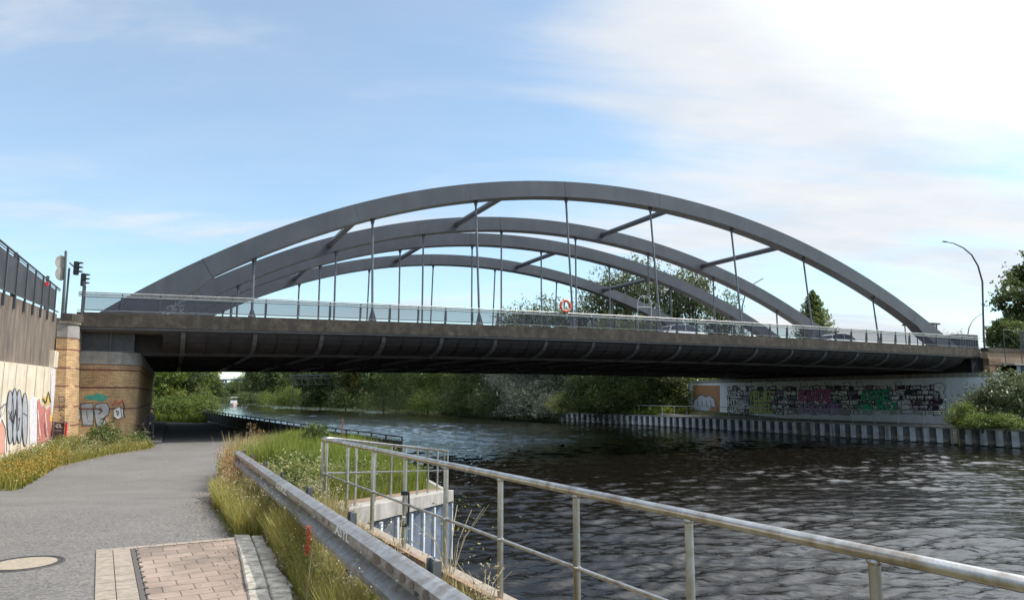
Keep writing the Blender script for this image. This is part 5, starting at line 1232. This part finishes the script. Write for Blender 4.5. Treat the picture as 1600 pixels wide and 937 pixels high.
# dark trees behind the bridge on the right bank, crowns seen above the deck
hi = [(800,152,20.5,12,'lowest crown left of the life ring'),(842,146,21.6,11,'small crown directly behind the life ring hanger'),(885,138,20.2,13,'crown right of the life ring'),(938,132,23.2,13,'tall crown where the rearmost arch comes down'),(985,128,26.0,12,'tallest crown above the white hoop'),(1040,122,24.6,13,'wide crown between the two middle arches'),(1085,119,23.4,11,'crown left of the small street lamp'),(1135,118,18.6,8,'lowest crown at the small street lamp'),(960,112,15,13,'lower crown above the far promenade'),(1020,106,14,13,'lower crown in front of the tall ones')]
for i, (px_, d, h, w, lb) in enumerate(hi):
    tree('broadleaf_tree', 'broadleaf tree behind the bridge, ' + lb, 'tree', at(px_, d, -.6), h, w, 11500, .42, 'tall', lm_olive, 'trees behind the bridge', key='tall%d' % (i % 3), rot=i*2.1)
for i, (px_, d) in enumerate(((905,109),(935,108),(965,107),(1000,106),(1036,105),(1062,104))):
    tree('understorey_shrub', 'dark shrub behind the far quay fence, %s from the left' % ('first','second','third','fourth','fifth','sixth')[i], 'shrub', at(px_, d, -.9), 6.2, 7.5, 9000, .22, 'bush', lm_mid if i % 2 else lm_dark, 'shrubs behind the far quay fence', key=('us', i % 2), rot=i)
tree('poplar', 'slim pointed young poplar standing right of the middle arches', 'tree', at(1277, 120, 4.4), 14.6, 10.0, 18000, .38, 'cone', lm_mid)
tree('shrub', 'shrub with thin shoots left of the poplar foot', 'shrub', at(1210, 112, 5), 4.0, 3, 2600, .22, 'bush', lm_mid)
tree('shrub', 'feathery flowering shrub at the right end of the arches', 'shrub', at(1490, 100, 5.2), 5.2, 8, 5200, .20, 'bush', lm_silver)
tree('shrub', 'low shrub between poplar and right arch foot', 'shrub', at(1410, 112, 5.2), 3.2, 5, 3600, .22, 'bush', lm_mid, key='sh3')
tree('broadleaf_tree', 'big dark leafy tree at the right picture edge above the road', 'tree', at(1628, 82, 4.4), 13.2, 8.6, 15000, .42, 'round', lm_dark, 'trees behind the bridge')
tree('broadleaf_tree', 'lower dark tree beside the street lamp at the right edge', 'tree', at(1580, 78, 4.4), 5.6, 4.4, 6500, .36, 'round', lm_dark, 'trees behind the bridge')
# big bush on the right quay
tree('laurel_bush', 'big glossy dark bush on the quay at the right edge', 'bush', at(1602, 61, -1.0), 4.4, 8.6, 26000, .22, 'bush', leafmat('glossy_leaves', (.03,.042,.014),(.10,.12,.045),(.32,.33,.18),.25,.5))
tree('laurel_bush', 'lower glossy bush against the right end of the painted wall', 'bush', at(1538, 62, -1.0), 2.6, 3.6, 13000, .20, 'bush', leafmat('glossy_leaves_b', (.03,.042,.014),(.10,.12,.045),(.32,.33,.18),.25,.5))
for i, (px_, d, lb) in enumerate(((1506,60.5,'pale yellow green shrub just right of the quay fence end'),(1535,58.5,'pale yellow green shrub above the yellow ladder'),(1572,57.3,'pale trailing shrub on the coping at the right edge'))):
    tree('elder_shrub', lb, 'shrub', at(px_, d, -1.0), 2.1 if i < 1 else 1.3, 3.2, 5200, .12, 'bush', lm_bright, 'pale shrubs on the right quay', key='elder', rot=i*2)

# ================================================================== SMALLER THINGS
def path3(pts, z=0): return pts
# street lamps
def lamp(label, base, pts, r0, r1, hl):
    t = thing('street_lamp', label, 'street lamp', base, 'street lamps on the bridges'); mb = MB(); n = len(pts)
    mb.tube(pts, [r0+(r1-r0)*k/(n-1) for k in range(n)], 10); mb.build('pole', m_railing, t, smooth=True)
    a, b = Vector(pts[-2]), Vector(pts[-1]); d = (b-a).normalized(); mb = MB(); mb.beam(tuple(b-d*.05), tuple(b+d*hl), .22, .09); mb.build('lamp_head', m_railing, t, bevel=.02)
def curved(px_list, Y):
    out = []
    for x, y in px_list: X, z = on_Y(x, y, Y); out.append(B(X, Y, z))
    return out
big = curved([(1537,522),(1535,440),(1528,415),(1518,398),(1505,387),(1490,380),(1479,378)], 44); lamp('tall curved street lamp at the right end of the bridge', B(*[on_Y(1537,528,44)[0],44,5.7]), [B(on_Y(1537,528,44)[0],44,5.6)]+big, .10, .045, .5)
sm = curved([(1159,490),(1160,478),(1164,462),(1171,450),(1180,442),(1187,438)], 74); lamp('small curved street lamp seen between the middle arches', sm[0], [tuple(Vector(sm[0])-Vector((0,0,3.5)))]+sm, .11, .06, .7)
sm = curved([(1512,524),(1514,512),(1519,502),(1526,495),(1533,491)], 74); lamp('small curved street lamp behind the tall one at the right end', sm[0], [tuple(Vector(sm[0])-Vector((0,0,2.0)))]+sm, .09, .05, .6)
# life ring on its post
Xr, zr = on_Y(883, 478, 41.95); lr = thing('life_ring', 'orange life ring hung on the bridge railing', 'life ring', B(Xr,41.9,zr))
mb = MB(B); mb.tube([(Xr+.36*math.cos(t), 41.9, zr+.36*math.sin(t)) for t in [2*math.pi*k/32 for k in range(32)]], .095, 10, closed=True); rg = mb.build('ring', mat('ring_orange', (.62,.10,.05), .5), lr, smooth=True)
for k in range(4):
    a = math.pi/4+math.pi/2*k; mb = MB(B); mb.tube([(Xr+.36*math.cos(t), 41.9, zr+.36*math.sin(t)) for t in (a-.13,a,a+.13)], .101, 10); mb.build('band', mat('band_pale', (.62,.45,.30), .6) if 'band_pale' not in MATS else MATS['band_pale'], rg)
mb = MB(B); mb.tube([(Xr,42.03,deck_z(Xr)+.1),(Xr,42.03,zr+.3)], .03, 6); mb.build('holder', m_railing, lr)
# white hoop with crossbar
Xh0, z0 = on_Y(988, 490, 44.0); Xh1, _ = on_Y(1009, 490, 44.0); Xm = (Xh0+Xh1)/2; rr_ = (Xh1-Xh0)/2; zt_ = on_Y(998, 464, 44.0)[1]
hp = thing('hoop_frame', 'white arched tube frame with crossbar on the bridge walkway', 'frame', B(Xm,44,deck_z(Xm)))
mb = MB(B); mb.tube([(Xh0,43.3,deck_z(Xm)),(Xh0,43.3,zt_-rr_)] + [(Xm-rr_*math.cos(t),43.3,zt_-rr_+rr_*math.sin(t)) for t in [math.pi*k/10 for k in range(1,10)]] + [(Xh1,43.3,zt_-rr_),(Xh1,43.3,deck_z(Xm))], .022, 8); mb.build('hoop', m_fencelite, hp, smooth=True)
mb = MB(B); mb.tube([(Xh0,43.3,zt_-rr_-.25),(Xh1,43.3,zt_-rr_-.2)], .025, 6); mb.tube([(Xm,43.3,zt_-rr_-.22),(Xm,43.3,zt_)], .015, 6); mb.build('crossbar', m_fencelite, hp)
# shelter at the right end
sh = thing('bus_shelter', 'small flat roofed shelter behind the right arch foot', 'shelter', B(72,55,5.62))
Xa, za = on_Y(1444, 504, 50); Xb, _ = on_Y(1466, 504, 50)
mb = MB(B); mb.box(Xa-.1, 49.8, za-.12, Xb+.1, 52.5, za+.05); mb.build('roof', m_railing, sh, bevel=.02)
mb = MB(B)
for X in (Xa+.1, Xb-.3): 
    for Y in (50, 52.3): mb.box(X-.04, Y-.04, 5.62, X+.04, Y+.04, za-.12)
mb.build('frame', m_railing, sh)
mb = MB(B); mb.box(Xa+.16, 50.0, 5.9, Xb-.36, 50.02, za-.2); mb.build('glass_wall', mat('shelter_glass', (.25,.27,.30), .1), sh)
# container on deck end
X0, _ = on_Y(1497, 520, 47); X1, zc = on_Y(1528, 523, 47)
sk = thing('site_container', 'dark site container standing behind the railing at the right bridge end', 'container', B(X0,47,5.62))
mb = MB(B); mb.box(X0, 47, 5.75, X1, 49.4, zc); mb.build('body', mat('container_blue', (.03,.045,.055), .6), sk, bevel=.03)
mb = MB(B)
for k in range(8): mb.box(X0+.1+(X1-X0)/8*k, 46.94, 5.85, X0+.22+(X1-X0)/8*k, 47.0, zc-.12)
mb.build('ribs', mat('container_rib', (.045,.06,.07), .6), sk)
mb = MB(B); 
for X in (X0+.05, X1-.25): mb.box(X, 47.05, 5.62, X+.2, 49.3, 5.75)
mb.build('skid', m_black, sk)
# sign, hatch by pillar
sb = thing('notice_board', 'small black framed board with red right edge standing at the pillar foot', 'sign', at(93,34.6,-.84))
sx, sy, _ = at(93,34.6,-.84); Pb = lambda x, y, d=34.6: on_dist(x, y, d)
def quadbox(mb, q, t=.05): mb.hexa([*[ (x, y+t, z) for x, y, z in q[:2]], *[(x,y,z) for x,y,z in q[:2][::-1]], *[ (x, y+t, z) for x, y, z in q[2:][::-1]], *[(x,y,z) for x,y,z in q[2:]]])
def slab(mb, x0, y0, x1, y1, d, t=.06):
    a = on_dist(x0, y1, d); b = on_dist(x1, y0, d); mb.box(a[0], d, a[2], b[0], d+t, b[2])
mb = MB(); slab(mb, 83.5, 660.5, 100, 700, 34.6); mb.build('board', mat('board_black', (.035,.035,.04), .6, (.08,.07,.07), 6), sb)
mb = MB(); slab(mb, 82, 658.5, 104.5, 660.4, 34.56, .1); slab(mb, 82, 660.4, 83.4, 704, 34.56, .1); mb.build('frame', m_galv, sb)
mb = MB(); slab(mb, 100.1, 660.5, 104.4, 683, 34.57, .08); mb.build('red_edge', mat('sign_red', (.50,.03,.05), .5), sb)
mb = MB(); slab(mb, 101, 683.1, 104, 688, 34.57, .08); mb.build('white_patch', m_white, sb)
mb = MB(); PS = Paint(lambda x, y: on_dist(x, y, 34.59), (0,-1,0)); text_on(mb, PS, 'NDL', [(85,668),(97,668),(97,662),(85,662)], .01, .02); PS.line(mb, [(86,672),(96,672.5)], .6, .01); mb.build('lettering', m_white, sb, fix=False)
# traffic lights and the round signs on the road above
def road_pt(px_, py_, d): return on_dist(px_, py_, d)
tp = thing('sign_post', 'green grey pole carrying two round signs seen from the back above the pillar', 'sign', on_dist(102,470,44))
mb = MB(); a = on_dist(102,470,44); b = on_dist(103,392,44); mb.tube([(a[0],44,5.3),(b[0],44,b[2])], .075, 8); mb.build('pole', mat('pole_green', (.07,.09,.08), .6), tp)
for yy in (410, 428):
    c = on_dist(96, yy, 44); mb = MB(); 
    ringp = [(c[0]+.17*math.cos(t), 43.9+.25*math.cos(t), c[2]+.42*math.sin(t)) for t in [2*math.pi*k/20 for k in range(20)]]
    mb.extrude(ringp, (.03,.03,0)); mb.build('round_sign', m_conc, tp)
mb = MB(); c = on_dist(96, 470, 44); mb.tube([(c[0]+.05,44,5.3),(c[0]+.05,44,on_dist(96,400,44)[2])], .035, 6); mb.build('sign_tube', m_galv, tp)
def traffic(label, px_, py_, d, polex, arm):
    t = thing('traffic_light', label, 'traffic light', on_dist(polex, 470, d), 'traffic lights above the pillar')
    c = on_dist(px_, py_, d); P0 = on_dist(polex, 470, d)
    mb = MB(); mb.tube([(P0[0],d,5.3),(P0[0],d,c[2]+(0 if arm else -.4))], .06, 8)
    if arm: mb.tube([(P0[0],d,c[2]+.35),(c[0],d,c[2])], .045, 6)
    mb.build('pole', m_railing, t)
    mb = MB(); mb.box(c[0]-.06,d-.14,c[2]-.42,c[0]+.16,d+.14,c[2]+.42); h = mb.build('housing', m_black, t, bevel=.02)
    for k in (-1,0,1):
        mb = MB(); z = c[2]+.27*k
        mb.hexa([(c[0]+.16,d-.12,z+.02),(c[0]+.42,d-.10,z+.03),(c[0]+.42,d+.10,z+.03),(c[0]+.16,d+.12,z+.02),(c[0]+.16,d-.12,z+.12),(c[0]+.42,d-.10,z+.10),(c[0]+.42,d+.10,z+.10),(c[0]+.16,d+.12,z+.12)]); mb.build('visor', m_black, h)
traffic('upper traffic light on the arm beside the round signs', 118, 419, 44.5, 104, True)
traffic('lower traffic light at the start of the bridge railing', 129, 437, 46.5, 131.5, False)
Xp, zp = on_Y(131.5, 440, 41.7); mb = MB(B); mb.tube([(Xp,41.6,5.1),(Xp,41.6,zp)], .045, 8); tag(mb.build('bare_pole', m_railing), 'bare dark pole at the left end of the bridge railing', 'pole')

# ---- cars
def car(label, X, Y, flip, paintc, z):
    o0 = B(X, Y, z); t = thing('car', label, 'car', o0, 'cars crossing the bridge'); s = -1 if flip else 1
    T = lambda x, y, zz: B(X+s*x, Y+y, z+zz)
    m = mat('car_paint_'+str(len(MATS)), paintc, .22, coat=.8)
    body = [(-2.2,.42),(-2.25,.62),(-2.2,.95),(-1.9,1.02),(.9,.98),(1.6,.88),(2.1,.74),(2.22,.55),(2.2,.35),(1.85,.26),(-1.85,.26)]
    mb = MB(T); secs = []
    for yy, k in ((-.90,.96),(-.86,1.0),(.86,1.0),(.90,.96)): secs.append([(x*(.985 if k < 1 else 1), yy, .62+(zz-.62)*k) for x, zz in body])
    mb.sweep(secs); mb.build('body', m, t, bevel=.03, smooth=True)
    cab = [(-2.0,1.0),(-1.72,1.38),(-1.2,1.53),(-.2,1.55),(.35,1.46),(1.15,1.0)]
    mb = MB(T); mb.sweep([[(x*.98+.0, yy*(1-.16*max(0,(zz-1.0))/.55), zz) for x, zz in cab] for yy in (-.80,.80)]); gl = mb.build('windows', m_glass_dark, t)
    mb = MB(T)                                     # roof skin and pillars
    mb.sweep([[(-1.80,yy,1.37),(-1.2,yy,1.545),(-.2,yy,1.565),(.38,yy,1.475),(.38,yy,1.44),(-.2,yy,1.525),(-1.2,yy,1.50),(-1.74,yy,1.33)] for yy in (-.69,.69)]); mb.build('roof', m, t, smooth=True)
    for yy in (-1,1):
        for a, b in (((.40,1.46),(1.17,1.0)),((-.35,1.53),(-.4,1.0)),((-1.78,1.37),(-2.03,1.0))):
            mb = MB(T); mb.beam((a[0],yy*.69,a[1]),(b[0],yy*.81,b[1]),.05,.05); mb.build('pillar', m, t)
    for x in (-1.38,1.38):
        for yy in (-.80,.80):
            mb = MB(T); mb.tube([(x,yy-.1,.33),(x,yy+.1,.33)], .33, 20); wh = mb.build('wheel', m_tire, t, smooth=True)
            mb = MB(T); mb.tube([(x,yy-.108,.33),(x,yy+.108,.33)], .20, 12); mb.build('rim', m_galv, wh)
    for yy in (-.72,.72):
        mb = MB(T); mb.box(2.12,yy-.16,.58,2.21,yy+.16,.72); mb.build('headlight', m_white, t)
        mb = MB(T); mb.box(-2.26,yy-.14,.75,-2.17,yy+.14,.92); mb.build('tail_light', mat('tail_red', (.45,.01,.02), .3) if 'tail_red' not in MATS else MATS['tail_red'], t)
Xc, _ = on_Y(1068, 515, 48.6); car('white estate car behind the railing on the bridge', Xc, 48.6, False, (.72,.73,.74), deck_z(Xc)-.10)
Xc, _ = on_Y(1313, 527, 48.6); car('silver grey car behind the railing near the right bridge end', Xc, 48.6, False, (.42,.44,.46), deck_z(Xc)-.10)

# ---- boats
def boat(label, p, L_, yaw, cabin, c):
    t = thing('motor_boat', label, 'boat', p, 'boats on the river'); ca, sa = math.cos(yaw), math.sin(yaw)
    T = lambda x, y, z: (p[0]+x*ca-y*sa, p[1]+x*sa+y*ca, p[2]+z)
    mb = MB(T); secs = []
    for u, wd, kz in ((-.5,.85,.1),(-.3,1,.0),(0,1,.0),(.25,.85,.0),(.42,.45,.12),(.5,.06,.3)):
        W_ = L_*.16*wd; secs.append([(u*L_,-W_,L_*.11+kz*.3),(u*L_,W_,L_*.11+kz*.3),(u*L_,W_*.6,-.25),(u*L_,-W_*.6,-.25)])
    mb.sweep(secs); mb.build('hull', mat('boat_hull_'+str(len(MATS)), c, .35), t, smooth=True)
    mb = MB(T); mb.box(-L_*.25,-L_*.11,L_*.11,L_*.18,L_*.11,L_*.21); mb.build('cabin' if cabin else 'cockpit', m_white if cabin else m_black, t, bevel=.03)
    if cabin:
        mb = MB(T); mb.box(-L_*.24,-L_*.112,L_*.16,L_*.17,L_*.112,L_*.20); mb.build('windows', m_glass_dark, t)
        for x in (-L_*.38, L_*.12):
            for y in (-L_*.1, L_*.1): 
                q = MB(T); q.tube([(x,y,L_*.11),(x,y,L_*.30)], .03, 6); q.build('canopy_pole', m_galv, t)
        mb = MB(T); mb.box(-L_*.42,-L_*.12,L_*.30,L_*.2,L_*.12,L_*.325); mb.build('canopy', m_white, t, bevel=.02)
boat('white cabin motor boat with flat canopy far up the river', at(365,292,WATER), 11, rad(-70), True, (.62,.50,.44))
boat('small dark open boat to the right of the cabin boat', at(382,245,WATER), 5.0, rad(-60), False, (.30,.22,.20))
# ---- far structures
p = at(349, 440, -.8); tw = thing('blue_tower', 'blue lattice crane mast at the far river bend', 'tower', p)
mb = MB(); x, y, z = p
for dx in (-1.4,1.4):
    for dy in (-1.4,1.4): mb.beam((x+dx,y+dy,z),(x+dx*.6,y+dy*.6,z+12), .5, .5, (1,0,0))
for k in range(5): mb.beam((x-1.4,y-1.4,z+2.4*k),(x+1.2,y-1.2,z+2.4*k+2.4), .3, .3)
mb.build('mast', mat('crane_blue', (.05,.10,.22), .6), tw)
mb = MB(); mb.beam((x-6,y,z+12),(x+22,y,z+12.3), .5, .8); mb.beam((x-6,y,z+12),(x-4,y,z+16),.3,.3); mb.build('jib', MATS['crane_blue'], tw)
p = at(336, 470, -.8); py = thing('lattice_pylon', 'thin grey lattice mast left of the blue tower', 'pylon', p); mb = MB(); x, y, z = p
for s_ in ((-1,-1),(1,-1),(1,1),(-1,1)): mb.beam((x+2*s_[0],y+2*s_[1],z),(x+.1*s_[0],y+.1*s_[1],z+22), .25, .25, (1,0,0))
for k in range(8): mb.beam((x-2+.25*k,y-1.9+.24*k,z+2.6*k),(x+1.75-.25*k,y-1.9+.24*k,z+2.6*k+2.6), .16, .16)
mb.build('mast', m_galv, py)
def building(label, px0, px1, ytop, d, c, rows_, cols):
    a = at(px0, d); b = at(px1, d); zt_ = on_dist((px0+px1)/2, ytop, d)[2]
    t = thing('building', label, 'building', ((a[0]+b[0])/2, d+5, -.8), 'buildings beyond the trees')
    mb = MB(); mb.box(a[0], d, -.8, b[0], d+12, zt_); mb.build('wall', mat('render_'+str(len(MATS)), c, .9, tuple(v*.85 for v in c), .3), t)
    mb = MB(); mb.box(a[0]-.4, d-.4, zt_, b[0]+.4, d+12.4, zt_+.5); mb.build('roof', m_conc, t)
    W_ = b[0]-a[0]; H_ = zt_+.8
    for i in range(cols):
        for j in range(rows_):
            x0_ = a[0]+W_*(i+.28)/cols; z0_ = -.8+H_*(j+.3)/rows_; mb = MB(); mb.box(x0_, d-.06, z0_, x0_+W_*.44/cols, d+.05, z0_+H_*.45/rows_); mb.build('window', m_glass_dark, t)
building('pale yellow low building far at the river bend', 336, 348, 612, 500, (.55,.42,.25), 2, 3)
building('white flat building behind the far left trees', 352, 386, 598, 540, (.60,.60,.58), 3, 6)
building('brown grey house glimpsed between the far bank trees', 687, 704, 587, 185, (.26,.20,.17), 3, 2)
building('pale apartment slab above the far bank trees', 468, 528, 571, 300, (.52,.49,.45), 5, 8)
for i, (px_, d, h) in enumerate(((372,560,17),(352,520,9),(330,560,14),(392,520,15),(300,600,14))):
    tree('distant_tree', ('roundish tree behind the white flat building','low dark tree right of the lattice mast','pale tree behind the lattice mast','tree right of the white flat building','tree farthest left on the horizon')[i], 'tree', at(px_, d), h, 17, 4000, .9, 'round', lm_mid, 'trees on the horizon', key='hz', rot=i)
# pipe bridge / gantry in the trees
gn = thing('pipe_gantry', 'grey blue steel pipe gantry crossing in front of the far bank trees', 'gantry', at(505,215,0))
m_gan = mat('gantry_paint', (.07,.085,.085), .7); m_gand = mat('gantry_leg', (.04,.05,.04), .8)
def gp(x, y, d=212): return on_dist(x, y, d)
for a, b, w_ in ((gp(455,586),gp(545,585),.35),(gp(455,591),gp(545,590),.25),(gp(458,600),gp(540,600),.12)): mb = MB(); mb.beam(a, b, w_, w_); mb.build('chord', m_gan, gn)
for k in range(9):
    mb = MB(); mb.beam(gp(458+10.5*k,586), gp(462+10.5*k,600), .14, .14); mb.build('lattice_bar', m_gan, gn)
for x in (459, 517): mb = MB(); a = gp(x,586); mb.beam((a[0],212,-1.5),(a[0],212,a[2]), .22, .22, (1,0,0)); mb.build('leg', m_gand, gn)
mb = MB(); x0_, x1_ = at(330,430)[0], at(372,430)[0]; mb.box(x0_, 430, -3.2, x1_, 436, -1.2); tag(mb.build('far_quay', m_conc), 'low pale quay across the far river bend', 'quay wall')

# ---- person with bicycle at the abutment corner
bx, by, bz = at(233, 39.4, -.84); bz = -.82
pr = thing('person', 'person in dark clothes standing with a bicycle at the shaded underpass corner', 'person', (bx,by,bz))
def skin(name, verts, edges, radii, m, parent, sub=2):
    me = bpy.data.meshes.new(name); me.from_pydata([tuple(Vector(v)) for v in verts], edges, []); o = bpy.data.objects.new(name, me); COL.objects.link(o)
    md = o.modifiers.new('skin', 'SKIN'); md.use_smooth_shade = True
    for i, r in enumerate(radii): me.skin_vertices[0].data[i].radius = (r, r) if not isinstance(r, tuple) else r
    me.skin_vertices[0].data[0].use_root = True
    s2 = o.modifiers.new('sub', 'SUBSURF'); s2.levels = sub; s2.render_levels = sub
    dg = bpy.context.evaluated_depsgraph_get(); nm = bpy.data.meshes.new_from_object(o.evaluated_get(dg)); o.modifiers.clear(); o.data = nm; bpy.data.meshes.remove(me)
    nm.polygons.foreach_set('use_smooth', [True]*len(nm.polygons)); nm.materials.clear(); nm.materials.append(m); o.parent = parent; return o
V_ = [(0,0,.95),(0,0,1.12),(.02,0,1.38),(.02,0,1.50),(.03,0,1.58),(.05,0,1.70),
      (.10,.05,.90),(.13,.07,.48),(.12,.08,.08),(.20,.0,.04),(-.10,-.05,.90),(-.13,-.03,.48),(-.15,.0,.08),(-.08,-.07,.04),
      (.20,.0,1.42),(.24,-.10,1.18),(.15,-.30,1.06),(-.18,.0,1.42),(-.24,-.08,1.16),(-.22,-.28,1.02)]
E_ = [(0,1),(1,2),(2,3),(3,4),(4,5),(0,6),(6,7),(7,8),(8,9),(0,10),(10,11),(11,12),(12,13),(2,14),(14,15),(15,16),(2,17),(17,18),(18,19)]
Rr = [(.16,.11),(.15,.10),(.17,.11),.06,.06,.095,.095,.065,.05,.04,.095,.065,.05,.04,.06,.045,.035,.06,.045,.035]
body = skin('body', V_, E_, Rr, mat('dark_clothing', (.02,.02,.025), .8, (.035,.035,.045), 8), pr)
mb = MB(); mb.lathe([(.02,-.02),(.088,.0),(.105,.06),(.09,.12),(.04,.155),(.005,.16)], (bx+.05,by,bz+1.68), 14); mb.build('hair', mat('dark_hair', (.015,.012,.01), .6), pr, smooth=True)
mb = MB(); mb.lathe([(.03,-.11),(.07,-.07),(.085,0),(.07,.06),(.03,.08)], (bx+.045,by-.03,bz+1.68), 14); mb.build('face', mat('skin_tone', (.38,.22,.15), .6), pr, smooth=True)
for hx, hy, hz in ((.15,-.33,1.03),(-.22,-.31,.99)):
    mb = MB(); c = Vector((bx+hx, by+hy, bz+hz)); mb.tube([c+Vector((0,.05,.02)), c, c+Vector((0,-.04,-.01))], [.025,.035,.03], 8)
    for k in range(4): q = c+Vector((-.027+.018*k,-.04,-.01)); mb.tube([q, q+Vector((0,-.035,-.015)), q+Vector((0,-.045,-.045))], [.009,.008,.006], 6)
    q = c+Vector((.03,.0,0)); mb.tube([q, q+Vector((.02,-.03,-.02)), q+Vector((.01,-.05,-.04))], [.011,.010,.007], 6); mb.build('hand', MATS['skin_tone'], pr, smooth=True)
cx_, cy_ = bx-.35, by-.42
bk = thing('bicycle', 'dark bicycle held beside the person at the underpass corner', 'bicycle', (cx_,cy_,bz))
def W3(u, z): return (cx_+u*.75, cy_-u*.30, bz+z)
for u in (-.52,.52):
    mb = MB(); mb.tube([W3(u+.33*math.cos(t), .34+.33*math.sin(t)) for t in [2*math.pi*k/28 for k in range(28)]], .018, 6, closed=True); wh = mb.build('wheel', m_tire, bk)
    mb = MB()
    for k in range(12): t = math.pi*k/6; mb.tube([W3(u,.34), W3(u+.32*math.cos(t), .34+.32*math.sin(t))], .0025, 3)
    mb.build('spokes', m_galv, wh)
mb = MB()
for a, b in (((-.52,.34),(-.08,.30)),((-.08,.30),(-.2,.80)),((-.2,.80),(.35,.82)),((.35,.82),(-.08,.30)),((-.52,.34),(-.2,.75)),((.33,.95),(.52,.34))): mb.tube([W3(*a), W3(*b)], .016, 8)
mb.build('frame', m_black, bk)
mb = MB(); mb.tube([Vector(W3(.30,1.02))+Vector((.1,.24,0)), W3(.36,1.0), Vector(W3(.30,1.02))-Vector((.1,.24,0))], .014, 8); mb.build('handlebar', m_black, bk)
mb = MB(); a = Vector(W3(-.22,.90)); mb.beam(a-Vector((.12,-.05,0)), a+Vector((.12,-.05,0)), .13, .05); mb.build('saddle', m_black, bk, bevel=.02)
bpy.context.view_layer.update()
